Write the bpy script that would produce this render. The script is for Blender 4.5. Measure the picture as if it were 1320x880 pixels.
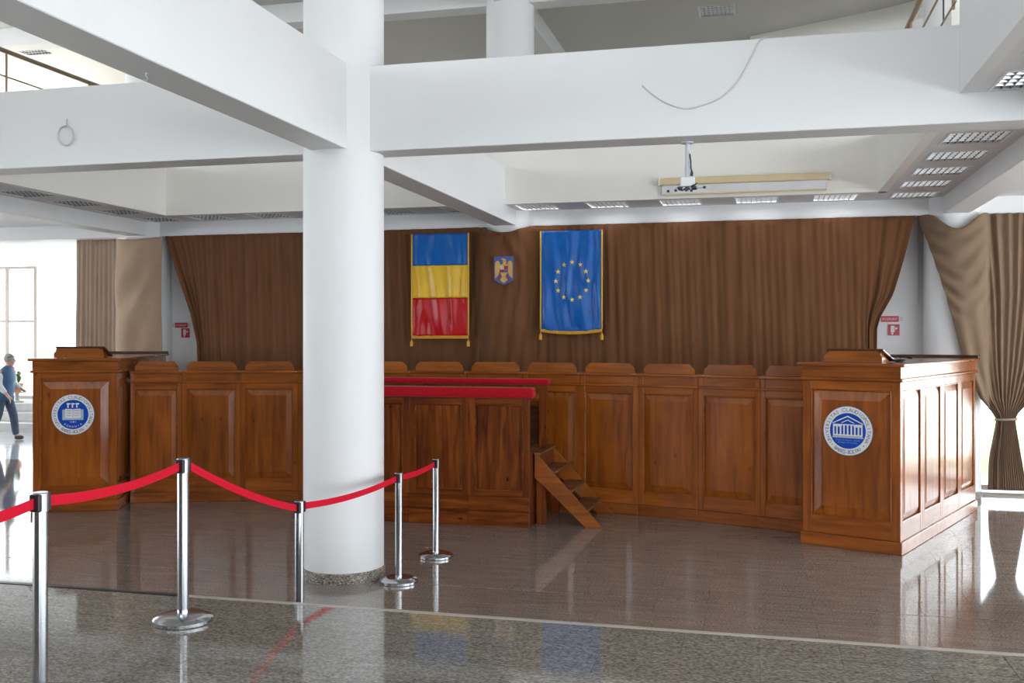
import bpy, bmesh, math, random
from mathutils import Vector, Matrix, noise as mnoise

# ------------------------------------------------------------------ camera / light
S = bpy.context.scene
for o in list(bpy.data.objects):
    bpy.data.objects.remove(o, do_unlink=True)
C = S.collection
R = math.radians
YAW = R(14.0)
CAMZ = 2.10            # above the lower stone floor (z = 0)
FLEN = 35.0 / 36.0 * 1320.0
HZ = 433.0             # horizon row in the 1320x880 frame
cam = bpy.data.cameras.new('camera')
cam.lens = 35.0
cam.sensor_width = 36.0
cam.shift_y = (HZ - 440.0) / 1320.0
cam.clip_end = 300
camo = bpy.data.objects.new('camera', cam)
camo.location = (0, 0, CAMZ)
camo.rotation_euler = (R(90), 0, YAW)
C.objects.link(camo)
S.camera = camo

w = bpy.data.worlds.new('overcast_sky')
S.world = w
w.use_nodes = True
bg = w.node_tree.nodes['Background']
bg.inputs[0].default_value = (0.86, 0.93, 1.0, 1)
bg.inputs[1].default_value = 5.0

S.view_settings.view_transform = 'Standard'
S.view_settings.look = 'None'
S.view_settings.gamma = 1
S.view_settings.use_curve_mapping = False
S.view_settings.exposure = 0.8

sun = bpy.data.lights.new('sun', 'SUN')
sun.energy = 14.0
sun.angle = R(1.5)
sun.color = (1.0, 0.94, 0.84)
suno = bpy.data.objects.new('sun', sun)
suno.rotation_euler = Vector((-0.16, -0.62, -1.0)).to_track_quat('-Z', 'Y').to_euler()
suno.location = (8, 40, 40)
C.objects.link(suno)


def portal(loc, rot, sx, sy):
    l = bpy.data.lights.new('daylight_portal', 'AREA')
    l.shape = 'RECTANGLE'
    l.size = sx
    l.size_y = sy
    l.cycles.is_portal = True
    o = bpy.data.objects.new('daylight_portal', l)
    o.location = loc
    o.rotation_euler = rot
    C.objects.link(o)


portal((-6.5, -7.8, 5.8), (R(90), 0, 0), 30, 2.4)            # rear glazing, light goes +y
portal((5, -7.8, 2.3), (R(90), 0, 0), 8, 2.8)
portal((8.8, 3.5, 2.2), (0, R(90), 0), 3.2, 21)            # right wall, light goes -x
portal((8.8, 3.5, 5.8), (0, R(90), 0), 2.2, 21)
portal((-21.8, 5.5, 2.2), (0, R(-90), 0), 3.2, 26)         # left wall, light goes +x
portal((-21.8, 5.5, 5.8), (0, R(-90), 0), 2.2, 26)
portal((5.6, 14.6, 1.9), (R(-90), 0, 0), 5.8, 3.7)         # garden glazing behind the tied curtain
portal((-16, 20.9, 2.1), (R(-90), 0, 0), 11.7, 3.3)       # entrance glazing

FW = Vector((-math.sin(YAW), math.cos(YAW), 0))
RT = Vector((math.cos(YAW), math.sin(YAW), 0))


def ray(px, py):
    return FW + RT * ((px - 660) / FLEN) + Vector((0, 0, (HZ - py) / FLEN))


def on_y(px, py, Y):
    d = ray(px, py)
    return Vector((0, 0, CAMZ)) + d * (Y / d.y)


def on_z(px, py, Z):
    d = ray(px, py)
    return Vector((0, 0, CAMZ)) + d * ((Z - CAMZ) / d.z)


# ------------------------------------------------------------------ materials
MATS = {}


def nodes_of(name):
    m = bpy.data.materials.new(name)
    m.use_nodes = True
    nt = m.node_tree
    b = nt.nodes['Principled BSDF']
    MATS[name] = m
    return m, nt, b


def N(nt, t, **kw):
    n = nt.nodes.new(t)
    for k, v in kw.items():
        setattr(n, k, v)
    return n


def ramp(nt, stops, interp='LINEAR'):
    r = nt.nodes.new('ShaderNodeValToRGB')
    r.color_ramp.interpolation = interp
    e = r.color_ramp.elements
    while len(e) < len(stops):
        e.new(0.5)
    for el, (p, c) in zip(e, stops):
        el.position = p
        el.color = (*c, 1)
    return r


def plain(name, col, rough=0.5, metal=0.0, coat=0.0, var=0.04, scale=6.0, bump=0.0, sheen=0.0, emit=0.0, spec=0.5, trans=0.0):
    m, nt, b = nodes_of(name)
    tc = N(nt, 'ShaderNodeTexCoord')
    nz = N(nt, 'ShaderNodeTexNoise')
    nz.inputs['Scale'].default_value = scale
    nz.inputs['Detail'].default_value = 5
    nt.links.new(tc.outputs['Object'], nz.inputs['Vector'])
    lo = tuple(c * (1 - var) for c in col)
    hi = tuple(min(1, c * (1 + var)) for c in col)
    r = ramp(nt, [(0.3, lo), (0.7, hi)])
    nt.links.new(nz.outputs['Fac'], r.inputs['Fac'])
    nt.links.new(r.outputs['Color'], b.inputs['Base Color'])
    b.inputs['Roughness'].default_value = rough
    b.inputs['Metallic'].default_value = metal
    b.inputs['Coat Weight'].default_value = coat
    b.inputs['Coat Roughness'].default_value = 0.12
    b.inputs['Sheen Weight'].default_value = sheen
    b.inputs['Specular IOR Level'].default_value = spec
    if emit:
        b.inputs['Emission Color'].default_value = (1, 1, 1, 1)
        b.inputs['Emission Strength'].default_value = emit
    if bump:
        bp = N(nt, 'ShaderNodeBump')
        bp.inputs['Strength'].default_value = bump
        bp.inputs['Distance'].default_value = 0.004
        n2 = N(nt, 'ShaderNodeTexNoise')
        n2.inputs['Scale'].default_value = scale * 30
        nt.links.new(tc.outputs['Object'], n2.inputs['Vector'])
        nt.links.new(n2.outputs['Fac'], bp.inputs['Height'])
        nt.links.new(bp.outputs['Normal'], b.inputs['Normal'])
    if trans:
        t = N(nt, 'ShaderNodeBsdfTranslucent')
        mx = N(nt, 'ShaderNodeMixShader')
        mx.inputs[0].default_value = trans
        nt.links.new(r.outputs['Color'], t.inputs['Color'])
        nt.links.new(b.outputs[0], mx.inputs[1])
        nt.links.new(t.outputs[0], mx.inputs[2])
        nt.links.new(mx.outputs[0], nt.nodes['Material Output'].inputs[0])
    return m


def wood(name, dark, mid, light, vertical=True, rough=0.5, coat=1.0, knots=0.0):
    m, nt, b = nodes_of(name)
    tc = N(nt, 'ShaderNodeTexCoord')
    oi = N(nt, 'ShaderNodeObjectInfo')
    mp = N(nt, 'ShaderNodeMapping')
    mp.inputs['Scale'].default_value = (9, 9, 0.8) if vertical else (0.8, 9, 9)
    add = N(nt, 'ShaderNodeVectorMath', operation='ADD')
    mul = N(nt, 'ShaderNodeMath', operation='MULTIPLY')
    mul.inputs[1].default_value = 37.0
    nt.links.new(oi.outputs['Random'], mul.inputs[0])
    nt.links.new(tc.outputs['Object'], add.inputs[0])
    nt.links.new(mul.outputs[0], add.inputs[1])
    nt.links.new(add.outputs[0], mp.inputs['Vector'])
    n1 = N(nt, 'ShaderNodeTexNoise')
    n1.inputs['Scale'].default_value = 1.6
    n1.inputs['Detail'].default_value = 7
    n1.inputs['Distortion'].default_value = 0.8
    nt.links.new(mp.outputs[0], n1.inputs['Vector'])
    r = ramp(nt, [(0.3, dark), (0.5, mid), (0.72, light)])
    nt.links.new(n1.outputs['Fac'], r.inputs['Fac'])
    n2 = N(nt, 'ShaderNodeTexNoise')
    n2.inputs['Scale'].default_value = 1.3
    n2.inputs['Detail'].default_value = 3
    nt.links.new(add.outputs[0], n2.inputs['Vector'])
    r2 = ramp(nt, [(0.3, (0.72, 0.72, 0.72)), (0.7, (1.15, 1.15, 1.15))])
    nt.links.new(n2.outputs['Fac'], r2.inputs['Fac'])
    mx = N(nt, 'ShaderNodeMix', data_type='RGBA', blend_type='MULTIPLY')
    mx.inputs[0].default_value = 1
    nt.links.new(r.outputs['Color'], mx.inputs[6])
    nt.links.new(r2.outputs['Color'], mx.inputs[7])
    col = mx.outputs[2]
    if knots:
        v = N(nt, 'ShaderNodeTexVoronoi')
        v.inputs['Scale'].default_value = 4.2
        m2 = N(nt, 'ShaderNodeMapping')
        m2.inputs['Scale'].default_value = (1.3, 1.3, 0.75) if vertical else (0.75, 1.3, 1.3)
        nt.links.new(add.outputs[0], m2.inputs['Vector'])
        nt.links.new(m2.outputs[0], v.inputs['Vector'])
        rk = ramp(nt, [(0.045, (1 - knots,) * 3), (0.11, (1, 1, 1))])
        nt.links.new(v.outputs['Distance'], rk.inputs['Fac'])
        mk = N(nt, 'ShaderNodeMix', data_type='RGBA', blend_type='MULTIPLY')
        mk.inputs[0].default_value = 1
        nt.links.new(col, mk.inputs[6])
        nt.links.new(rk.outputs['Color'], mk.inputs[7])
        col = mk.outputs[2]
    nt.links.new(col, b.inputs['Base Color'])
    b.inputs['Roughness'].default_value = rough
    b.inputs['Coat Weight'].default_value = coat
    b.inputs['Coat Roughness'].default_value = 0.17
    b.inputs['Specular IOR Level'].default_value = 0.1
    return m


def granite(name, cols, streak, rough, rand=0.12, grain=150):
    """speckled polished stone with faint long streaks; a slab's tone varies with its own random number"""
    m, nt, b = nodes_of(name)
    geo = N(nt, 'ShaderNodeNewGeometry')
    oi = N(nt, 'ShaderNodeObjectInfo')
    n1 = N(nt, 'ShaderNodeTexNoise')
    n1.inputs['Scale'].default_value = grain
    n1.inputs['Detail'].default_value = 4
    mp0 = N(nt, 'ShaderNodeMapping')
    mp0.inputs['Scale'].default_value = (0.5, 1.0, 1.0)
    nt.links.new(geo.outputs['Position'], mp0.inputs['Vector'])
    nt.links.new(mp0.outputs[0], n1.inputs['Vector'])
    r = ramp(nt, [(0.34, cols[0]), (0.5, cols[1]), (0.68, cols[2])])
    nt.links.new(n1.outputs['Fac'], r.inputs['Fac'])
    mp = N(nt, 'ShaderNodeMapping')
    mp.inputs['Scale'].default_value = (1.1, 14, 1)
    mp.inputs['Rotation'].default_value = (0, 0, 0.12)
    ad = N(nt, 'ShaderNodeVectorMath', operation='ADD')
    mu = N(nt, 'ShaderNodeMath', operation='MULTIPLY')
    mu.inputs[1].default_value = 11
    nt.links.new(oi.outputs['Random'], mu.inputs[0])
    nt.links.new(geo.outputs['Position'], ad.inputs[0])
    nt.links.new(mu.outputs[0], ad.inputs[1])
    nt.links.new(ad.outputs[0], mp.inputs['Vector'])
    n2 = N(nt, 'ShaderNodeTexNoise')
    n2.inputs['Scale'].default_value = 2.5
    n2.inputs['Detail'].default_value = 5
    n2.inputs['Distortion'].default_value = 0.6
    nt.links.new(mp.outputs[0], n2.inputs['Vector'])
    r2 = ramp(nt, [(0.3, (1 - streak,) * 3), (0.7, (1 + streak,) * 3)])
    nt.links.new(n2.outputs['Fac'], r2.inputs['Fac'])
    r3 = ramp(nt, [(0, (1 - rand,) * 3), (1, (1 + rand,) * 3)])
    nt.links.new(oi.outputs['Random'], r3.inputs['Fac'])
    m1 = N(nt, 'ShaderNodeMix', data_type='RGBA', blend_type='MULTIPLY')
    m1.inputs[0].default_value = 1
    m2 = N(nt, 'ShaderNodeMix', data_type='RGBA', blend_type='MULTIPLY')
    m2.inputs[0].default_value = 1
    nt.links.new(r.outputs['Color'], m1.inputs[6])
    nt.links.new(r2.outputs['Color'], m1.inputs[7])
    nt.links.new(m1.outputs[2], m2.inputs[6])
    nt.links.new(r3.outputs['Color'], m2.inputs[7])
    nt.links.new(m2.outputs[2], b.inputs['Base Color'])
    b.inputs['Roughness'].default_value = rough
    return m


def fabric(name, dark, light, stretch=(40, 40, 2), sheen=0.3, trans=0.0, rough=0.9):
    m, nt, b = nodes_of(name)
    tc = N(nt, 'ShaderNodeTexCoord')
    mp = N(nt, 'ShaderNodeMapping')
    mp.inputs['Scale'].default_value = stretch
    nt.links.new(tc.outputs['Object'], mp.inputs['Vector'])
    n1 = N(nt, 'ShaderNodeTexNoise')
    n1.inputs['Scale'].default_value = 1
    n1.inputs['Detail'].default_value = 4
    nt.links.new(mp.outputs[0], n1.inputs['Vector'])
    r = ramp(nt, [(0.3, dark), (0.7, light)])
    nt.links.new(n1.outputs['Fac'], r.inputs['Fac'])
    nt.links.new(r.outputs['Color'], b.inputs['Base Color'])
    b.inputs['Roughness'].default_value = rough
    b.inputs['Sheen Weight'].default_value = sheen
    b.inputs['Specular IOR Level'].default_value = 0.2
    if trans:
        t = N(nt, 'ShaderNodeBsdfTranslucent')
        mx = N(nt, 'ShaderNodeMixShader')
        mx.inputs[0].default_value = trans
        nt.links.new(r.outputs['Color'], t.inputs['Color'])
        nt.links.new(b.outputs[0], mx.inputs[1])
        nt.links.new(t.outputs[0], mx.inputs[2])
        nt.links.new(mx.outputs[0], nt.nodes['Material Output'].inputs[0])
    return m


def glass(name):
    m, nt, b = nodes_of(name)
    t = N(nt, 'ShaderNodeBsdfTransparent')
    t.inputs[0].default_value = (0.94, 0.97, 0.96, 1)
    g = N(nt, 'ShaderNodeBsdfGlossy')
    g.inputs['Roughness'].default_value = 0.01
    f = N(nt, 'ShaderNodeFresnel')
    f.inputs[0].default_value = 1.45
    mx = N(nt, 'ShaderNodeMixShader')
    nt.links.new(f.outputs[0], mx.inputs[0])
    nt.links.new(t.outputs[0], mx.inputs[1])
    nt.links.new(g.outputs[0], mx.inputs[2])
    nt.links.new(mx.outputs[0], nt.nodes['Material Output'].inputs[0])
    return m


white = plain('white_paint', (0.775, 0.775, 0.77), 0.55, var=0.015, scale=1.2, bump=0.06)
warmwhite = plain('cream_white_paint', (0.86, 0.835, 0.78), 0.6, var=0.015, scale=1.2, bump=0.06)
ceilshade = plain('grey_ceiling_paint', (0.60, 0.58, 0.55), 0.7, var=0.03, scale=0.8)  # white ceiling toned grey; the weak light up there is in the colour
soffitm = plain('soffit_paint', (0.74, 0.735, 0.74), 0.6, var=0.02, scale=1.0)
cherry = wood('cherry_wood', (0.20, 0.047, 0.0035), (0.285, 0.072, 0.005), (0.36, 0.100, 0.009), True, knots=0.45)
cherry_h = wood('cherry_wood_level_grain', (0.20, 0.047, 0.0035), (0.285, 0.072, 0.005), (0.36, 0.100, 0.009), False)
oakish = wood('honey_wood', (0.22, 0.058, 0.007), (0.30, 0.085, 0.010), (0.38, 0.12, 0.018), False)
dockw = wood('stained_pine', (0.060, 0.013, 0.003), (0.150, 0.034, 0.005), (0.25, 0.068, 0.010), True, rough=0.38, coat=0.15, knots=0.8)
dockw_h = wood('stained_pine_level_grain', (0.060, 0.013, 0.003), (0.150, 0.034, 0.005), (0.25, 0.068, 0.010), False, rough=0.38, coat=0.15, knots=0.8)
darkwood = wood('dark_wood', (0.035, 0.012, 0.005), (0.06, 0.02, 0.009), (0.09, 0.03, 0.012), False)
wornwood = wood('worn_tread_wood', (0.11, 0.042, 0.016), (0.19, 0.080, 0.034), (0.26, 0.12, 0.055), False, rough=0.55, coat=0.0)
stone_low = granite('brown_granite', [(0.095, 0.077, 0.064), (0.23, 0.19, 0.16), (0.37, 0.315, 0.272)], 0.22, 0.06, rand=0.06, grain=130)
stone_up = granite('grey_granite', [(0.10, 0.090, 0.075), (0.225, 0.207, 0.177), (0.36, 0.335, 0.295)], 0.16, 0.05, rand=0.04, grain=105)
stone_ring = granite('skirting_granite', [(0.04, 0.035, 0.03), (0.20, 0.17, 0.14), (0.42, 0.38, 0.33)], 0.1, 0.25, grain=90)
grout = plain('dark_joint', (0.035, 0.03, 0.026), 0.8)
edge_light = plain('pale_step_nosing', (0.42, 0.39, 0.34), 0.3, var=0.1)
curt = fabric('brown_velvet', (0.135, 0.055, 0.022), (0.165, 0.070, 0.029), (9, 9, 2), 0.1)
tan = fabric('tan_cloth', (0.27, 0.18, 0.118), (0.32, 0.22, 0.145), (6, 6, 3), 0.1, trans=0.35)
taupe = fabric('taupe_cloth', (0.47, 0.37, 0.285), (0.53, 0.42, 0.33), (6, 6, 3), 0.1, trans=0.35)
tan_lit = fabric('beige_cloth', (0.56, 0.40, 0.28), (0.62, 0.45, 0.32), (6, 6, 3), 0.1, trans=0.3)  # same cloth as the tied curtain, paler to stand for light on it
redpad = fabric('red_plush', (0.34, 0.001, 0.007), (0.42, 0.003, 0.012), (30, 30, 30), 0.1)
redbelt = fabric('red_webbing', (0.58, 0.004, 0.022), (0.66, 0.006, 0.028), (60, 60, 60), 0.0, rough=0.8)
chrome = plain('brushed_steel', (0.50, 0.51, 0.53), 0.16, metal=1.0, var=0.03)
blackp = plain('black_plastic', (0.012, 0.012, 0.014), 0.35)
alum = plain('bright_aluminium', (0.80, 0.81, 0.83), 0.12, metal=1.0, var=0.01)
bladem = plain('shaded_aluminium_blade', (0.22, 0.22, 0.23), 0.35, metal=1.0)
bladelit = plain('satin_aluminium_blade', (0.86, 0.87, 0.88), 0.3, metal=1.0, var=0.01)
fixwhite = plain('white_enamel', (0.78, 0.78, 0.78), 0.4)
tubeoff = plain('fluorescent_tube_glass', (0.86, 0.87, 0.88), 0.25)
tubelit = plain('lit_fluorescent_tube', (0.9, 0.9, 0.9), 0.3, emit=8.0)
fblue = plain('blue_satin', (0.001, 0.11, 0.42), 0.33, var=0.1, spec=0.3)
fyellow = plain('yellow_satin', (0.76, 0.46, 0.02), 0.33, var=0.08, spec=0.3)
fred = plain('red_satin', (0.48, 0.002, 0.008), 0.33, var=0.1, spec=0.3)
feu = plain('royal_blue_satin', (0.001, 0.10, 0.40), 0.33, var=0.1, spec=0.3)
gold = plain('gold_fringe', (0.66, 0.36, 0.025), 0.6, var=0.2, scale=60)
starm = plain('star_yellow', (0.80, 0.62, 0.06), 0.5)
crestblue = plain('crest_blue', (0.075, 0.11, 0.34), 0.5)
crestgold = plain('crest_gold', (0.62, 0.38, 0.09), 0.5, var=0.15, scale=40)
crestred = plain('crest_red', (0.32, 0.03, 0.03), 0.5)
crestwhite = plain('crest_silver', (0.55, 0.52, 0.50), 0.5)
sealwhite = plain('seal_white', (0.74, 0.75, 0.74), 0.4, var=0.01)
sealblue = plain('seal_blue', (0.004, 0.065, 0.42), 0.5, var=0.02, spec=0.15)
sealdark = plain('seal_lettering_navy', (0.06, 0.075, 0.15), 0.5)
sealgrey = plain('seal_grey', (0.42, 0.45, 0.52), 0.5)
signred = plain('sign_red', (0.52, 0.035, 0.055), 0.4)
signwhite = plain('sign_white', (0.72, 0.70, 0.68), 0.4)
creamcase = plain('cream_enamel', (0.70, 0.56, 0.33), 0.45)
screenm = plain('screen_cloth', (0.74, 0.75, 0.76), 0.7)
cablem = plain('white_cable', (0.62, 0.61, 0.58), 0.5)
greypipe = plain('grey_pipe', (0.55, 0.57, 0.60), 0.35)
railm = plain('brown_rail', (0.30, 0.21, 0.13), 0.35, metal=0.3)
framem = plain('bronze_window_frame', (0.32, 0.26, 0.22), 0.5)
glassm = glass('window_glass')
concrete = plain('pale_concrete', (0.42, 0.41, 0.39), 0.8, var=0.15, scale=3)
paleslab = plain('pale_terrace_paving', (0.58, 0.58, 0.57), 0.8, var=0.08, scale=3)
rearwall = wood('rear_wall_panelling', (0.03, 0.018, 0.012), (0.055, 0.034, 0.022), (0.08, 0.05, 0.033), True, rough=0.6, coat=0.0)  # unseen panelling, kept dark to cut the wash on the wood fronts
paving = granite('pale_polished_paving', [(0.20, 0.21, 0.22), (0.33, 0.34, 0.36), (0.45, 0.46, 0.48)], 0.2, 0.12)
grassm = plain('dry_grass', (0.085, 0.088, 0.036), 0.95, var=0.5, scale=4, bump=0.5)
skinm = plain('skin', (0.52, 0.29, 0.20), 0.5, var=0.05)
hairm = plain('grey_hair', (0.30, 0.28, 0.26), 0.7, var=0.2, scale=30)
vestm = plain('blue_quilted_vest', (0.035, 0.10, 0.20), 0.6, var=0.15, scale=12)
shirtm = plain('pale_grey_shirt', (0.60, 0.61, 0.62), 0.8)
jeanm = plain('dark_jeans', (0.055, 0.075, 0.115), 0.8, var=0.2, scale=20)
shoem = plain('dark_shoes', (0.06, 0.055, 0.05), 0.6)
terracotta = plain('terracotta', (0.60, 0.20, 0.07), 0.7)
leafm = plain('leaf_green', (0.10, 0.22, 0.04), 0.6, var=0.3)
petalm = plain('orange_petals', (0.85, 0.36, 0.03), 0.6)


# ------------------------------------------------------------------ mesh helpers
class MB:
    def __init__(self):
        self.v = []
        self.f = []

    def add(self, vs, fs):
        n = len(self.v)
        self.v += [tuple(p) for p in vs]
        self.f += [tuple(i + n for i in f) for f in fs]
        return self

    def box(self, x0, x1, y0, y1, z0, z1):
        vs = [(x0, y0, z0), (x1, y0, z0), (x1, y1, z0), (x0, y1, z0), (x0, y0, z1), (x1, y0, z1), (x1, y1, z1), (x0, y1, z1)]
        return self.add(vs, [(0, 3, 2, 1), (4, 5, 6, 7), (0, 1, 5, 4), (1, 2, 6, 5), (2, 3, 7, 6), (3, 0, 4, 7)])

    def prism(self, poly, axis, a, b):
        """poly (2D, counter-clockwise) swept along axis from a to b; 2D order: x->(y,z) y->(x,z) z->(x,y)"""
        n = len(poly)

        def mk(p, t):
            return {'x': (t, p[0], p[1]), 'y': (p[0], t, p[1]), 'z': (p[0], p[1], t)}[axis]
        vs = [mk(p, a) for p in poly] + [mk(p, b) for p in poly]
        fs = [tuple(range(n))[::-1], tuple(range(n, 2 * n))]
        fs += [(i, (i + 1) % n, n + (i + 1) % n, n + i) for i in range(n)]
        return self.add(vs, fs)

    def lathe(self, prof, seg=32, c=(0, 0), cap=True):
        vs = []
        fs = []
        n = len(prof)
        for k in range(seg):
            a = 2 * math.pi * k / seg
            for r, z in prof:
                vs.append((c[0] + r * math.cos(a), c[1] + r * math.sin(a), z))
        for k in range(seg):
            k2 = (k + 1) % seg
            for i in range(n - 1):
                fs.append((k * n + i, k2 * n + i, k2 * n + i + 1, k * n + i + 1))
        if cap:
            fs.append(tuple(k * n for k in range(seg))[::-1])
            fs.append(tuple(k * n + n - 1 for k in range(seg)))
        return self.add(vs, fs)

    def tube(self, pts, r, seg=8):
        pts = [Vector(p) for p in pts]
        n = len(pts)
        rings = []
        up = Vector((0.13, 0.21, 0.97))
        for i, p in enumerate(pts):
            t = (pts[min(i + 1, n - 1)] - pts[max(i - 1, 0)]).normalized()
            a = t.cross(up)
            if a.length < 1e-3:
                a = t.cross(Vector((1, 0, 0)))
            a.normalize()
            b = t.cross(a)
            rr = r[i] if isinstance(r, (list, tuple)) else r
            rings.append([p + (a * math.cos(2 * math.pi * k / seg) + b * math.sin(2 * math.pi * k / seg)) * rr for k in range(seg)])
        vs = [q for ring in rings for q in ring]
        fs = []
        for i in range(n - 1):
            for k in range(seg):
                k2 = (k + 1) % seg
                fs.append((i * seg + k, i * seg + k2, (i + 1) * seg + k2, (i + 1) * seg + k))
        fs.append(tuple(range(seg))[::-1])
        fs.append(tuple((n - 1) * seg + k for k in range(seg)))
        return self.add(vs, fs)

    def grid(self, nx, ny, fn):
        vs = [fn(i / nx, j / ny) for j in range(ny + 1) for i in range(nx + 1)]
        fs = [(j * (nx + 1) + i, j * (nx + 1) + i + 1, (j + 1) * (nx + 1) + i + 1, (j + 1) * (nx + 1) + i) for j in range(ny) for i in range(nx)]
        return self.add(vs, fs)

    def mesh(self, name, mat, smooth=False):
        me = bpy.data.meshes.new(name)
        me.from_pydata(self.v, [], self.f)
        me.materials.append(mat)
        bm = bmesh.new()
        bm.from_mesh(me)
        bmesh.ops.recalc_face_normals(bm, faces=bm.faces)
        bm.to_mesh(me)
        bm.free()
        if smooth:
            for p in me.polygons:
                p.use_smooth = True
            if smooth == 'angle':
                me.set_sharp_from_angle(angle=R(40))
        me.update()
        return me

    def build(self, name, mat, parent=None, smooth=False, bevel=0.0, seg=1, solid=0.0):
        o = bpy.data.objects.new(name, self.mesh(name, mat, smooth))
        C.objects.link(o)
        if parent:
            o.parent = parent
        if bevel:
            b = o.modifiers.new('bevel', 'BEVEL')
            b.width = bevel
            b.segments = seg
            b.limit_method = 'ANGLE'
        if solid:
            s = o.modifiers.new('thickness', 'SOLIDIFY')
            s.thickness = solid
            s.offset = 0
        return o


def tag(o, label=None, cat=None, group=None, kind=None):
    if label:
        o['label'] = label
    if cat:
        o['category'] = cat
    if group:
        o['group'] = group
    if kind:
        o['kind'] = kind
    return o


def empty(name, loc=(0, 0, 0), rz=0.0):
    o = bpy.data.objects.new(name, None)
    o.location = loc
    o.rotation_euler = (0, 0, rz)
    o.empty_display_size = 0.2
    C.objects.link(o)
    return o


def struct(o, label=None):
    o['kind'] = 'structure'
    if label:
        o['label'] = label
    return o


def dup_tree(o, parent=None):
    c = o.copy()
    C.objects.link(c)
    c.parent = parent
    for ch in list(o.children):
        dup_tree(ch, c)
    return c


def link_copy(o, parent, loc, rz=0.0):
    c = o.copy()
    C.objects.link(c)
    c.parent = parent
    c.location = loc
    c.rotation_euler = (0, 0, rz)
    return c


ORD = ['first', 'second', 'third', 'fourth', 'fifth', 'sixth', 'seventh', 'eighth', 'ninth', 'tenth', 'eleventh', 'twelfth']

# ------------------------------------------------------------------ the building
COLX = [-9.55, -3.55, 2.45]
COLY = [8.13, 14.13]
CR = 0.35
BB, BT = 3.68, 4.41       # beam underside and top
SOF = 3.90                # soffit under the galleries
XL, XR, YB = -8.62, 1.435, 13.18   # gallery edges
UPB = 6.90                # upper beam underside
CEIL = 7.20
FZ = 0.47                 # raised floor
EDGE = 5.60               # its edge
BW = 0.16                 # half beam width

# floors -----------------------------------------------------------
floor = struct(MB().box(-22, 9, EDGE - 0.3, 14.7, -0.2, -0.022).box(-22, -9.0, 14.7, 22.0, -0.2, -0.022).build('floor', grout), 'lower brown granite floor in front of the benches')
raised = struct(MB().box(-22, 9, -8, EDGE - 0.035, -0.2, FZ - 0.022).build('floor_raised', grout), 'raised grey granite floor above the step')

TW, TD, JT = 0.80, 0.40, 0.0014


def tile_mesh(mat, name):
    t = MB()
    a, b = TW / 2 - JT / 2, TD / 2 - JT / 2
    c = 0.0012
    vs = [(-a, -b, -0.02), (a, -b, -0.02), (a, b, -0.02), (-a, b, -0.02), (-a, -b, -c), (a, -b, -c), (a, b, -c), (-a, b, -c),
          (-a + c, -b + c, 0), (a - c, -b + c, 0), (a - c, b - c, 0), (-a + c, b - c, 0)]
    fs = [(0, 1, 5, 4), (1, 2, 6, 5), (2, 3, 7, 6), (3, 0, 4, 7), (4, 5, 9, 8), (5, 6, 10, 9), (6, 7, 11, 10), (7, 4, 8, 11), (8, 9, 10, 11)]
    t.add(vs, fs)
    return t.mesh(name, mat)


def lay_tiles(parent, mat, x0, x1, ys, z, limit, visible):
    me = tile_mesh(mat, 'floor_slab')
    spots = []
    for r, y in enumerate(ys):
        off = (r % 2) * TW / 2
        x = x0 + TW / 2 - off
        while x - TW / 2 < x1:
            spots.append((x, y))
            x += TW
    def size(p):
        d = Vector((p[0], p[1], 0))
        Z = d.dot(FW)
        if Z < 1.0:
            return 0
        u = d.dot(RT) / Z * FLEN
        if abs(u) > 780 or not visible(p):
            return 0
        return 1 / Z ** 3
    spots.sort(key=size, reverse=True)
    rest = MB()
    for i, (x, y) in enumerate(spots):
        if i < limit and size((x, y)) > 0:
            o = bpy.data.objects.new('floor_slab', me)
            C.objects.link(o)
            o.location = (x, y, z)
            o.parent = parent
        else:
            n = [(v.co.x + x, v.co.y + y, v.co.z + z) for v in me.vertices]
            rest.add(n, [tuple(p.vertices) for p in me.polygons])
    o = rest.build('floor_slabs_far', mat, parent)
    o['kind'] = 'stuff'


low_rows = [EDGE + 0.2 + i * TD + (0.012 if EDGE + 0.2 + i * TD > 8.1 else 0) for i in range(22)]
lay_tiles(floor, stone_low, -22.0, 8.6, low_rows, 0.0, 300, lambda p: p[1] > EDGE and p[1] < 12.6)
lay_tiles(floor, paving, -22.0, -10.4, [14.6 + i * TD for i in range(18)], 0.0, 0, lambda p: False)
up_rows = [EDGE - 0.055 - 0.2 - i * TD for i in range(34)]
lay_tiles(raised, stone_up, -22.0, 8.6, up_rows, FZ, 150, lambda p: p[1] > 2.6)
# nosing of the step: black strip on one stretch, pale stone on the other
xs = on_z(232, 766, FZ).x
struct(MB().box(xs, 9, EDGE - 0.05, EDGE, 0.0, FZ + 0.001).build('trim_1', edge_light, bevel=0.006), 'pale stone nosing along the step edge')
struct(MB().box(-22, xs, EDGE - 0.05, EDGE, 0.0, FZ + 0.004).build('trim_2', blackp, bevel=0.004), 'black rubber nosing along the step edge')

# columns ----------------------------------------------------------
for ix, x in enumerate(COLX):
    for iy, y in enumerate(COLY):
        if (ix, iy) == (0, 0):
            pass
        c = MB().lathe([(CR, 0.0), (CR, CEIL)], 72, (x, y)).build('column', white, None, 'angle')
        lab = [['round white column below the wing of the left gallery', 'round white column wrapped by the plain tan drape'],
               ['round white column standing free before the red-topped dock', 'round white column behind the crest on the brown curtain'],
               ['round white column at the far right of the front beam', 'round white column behind the tied tan curtain']][ix][iy]
        struct(c, lab)
        k = MB().lathe([(CR + 0.012, 0.001), (CR + 0.012, 0.085), (CR + 0.004, 0.092), (CR - 0.02, 0.092)], 72, (x, y), cap=False).build('skirting_ring', stone_ring, c, 'angle')

# beams ------------------------------------------------------------
def beam(x0, x1, y0, y1, z0, z1, lab, m=white):
    return struct(MB().box(x0, x1, y0, y1, z0, z1).build('ceiling_beam', m, bevel=0.006), lab)


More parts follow.
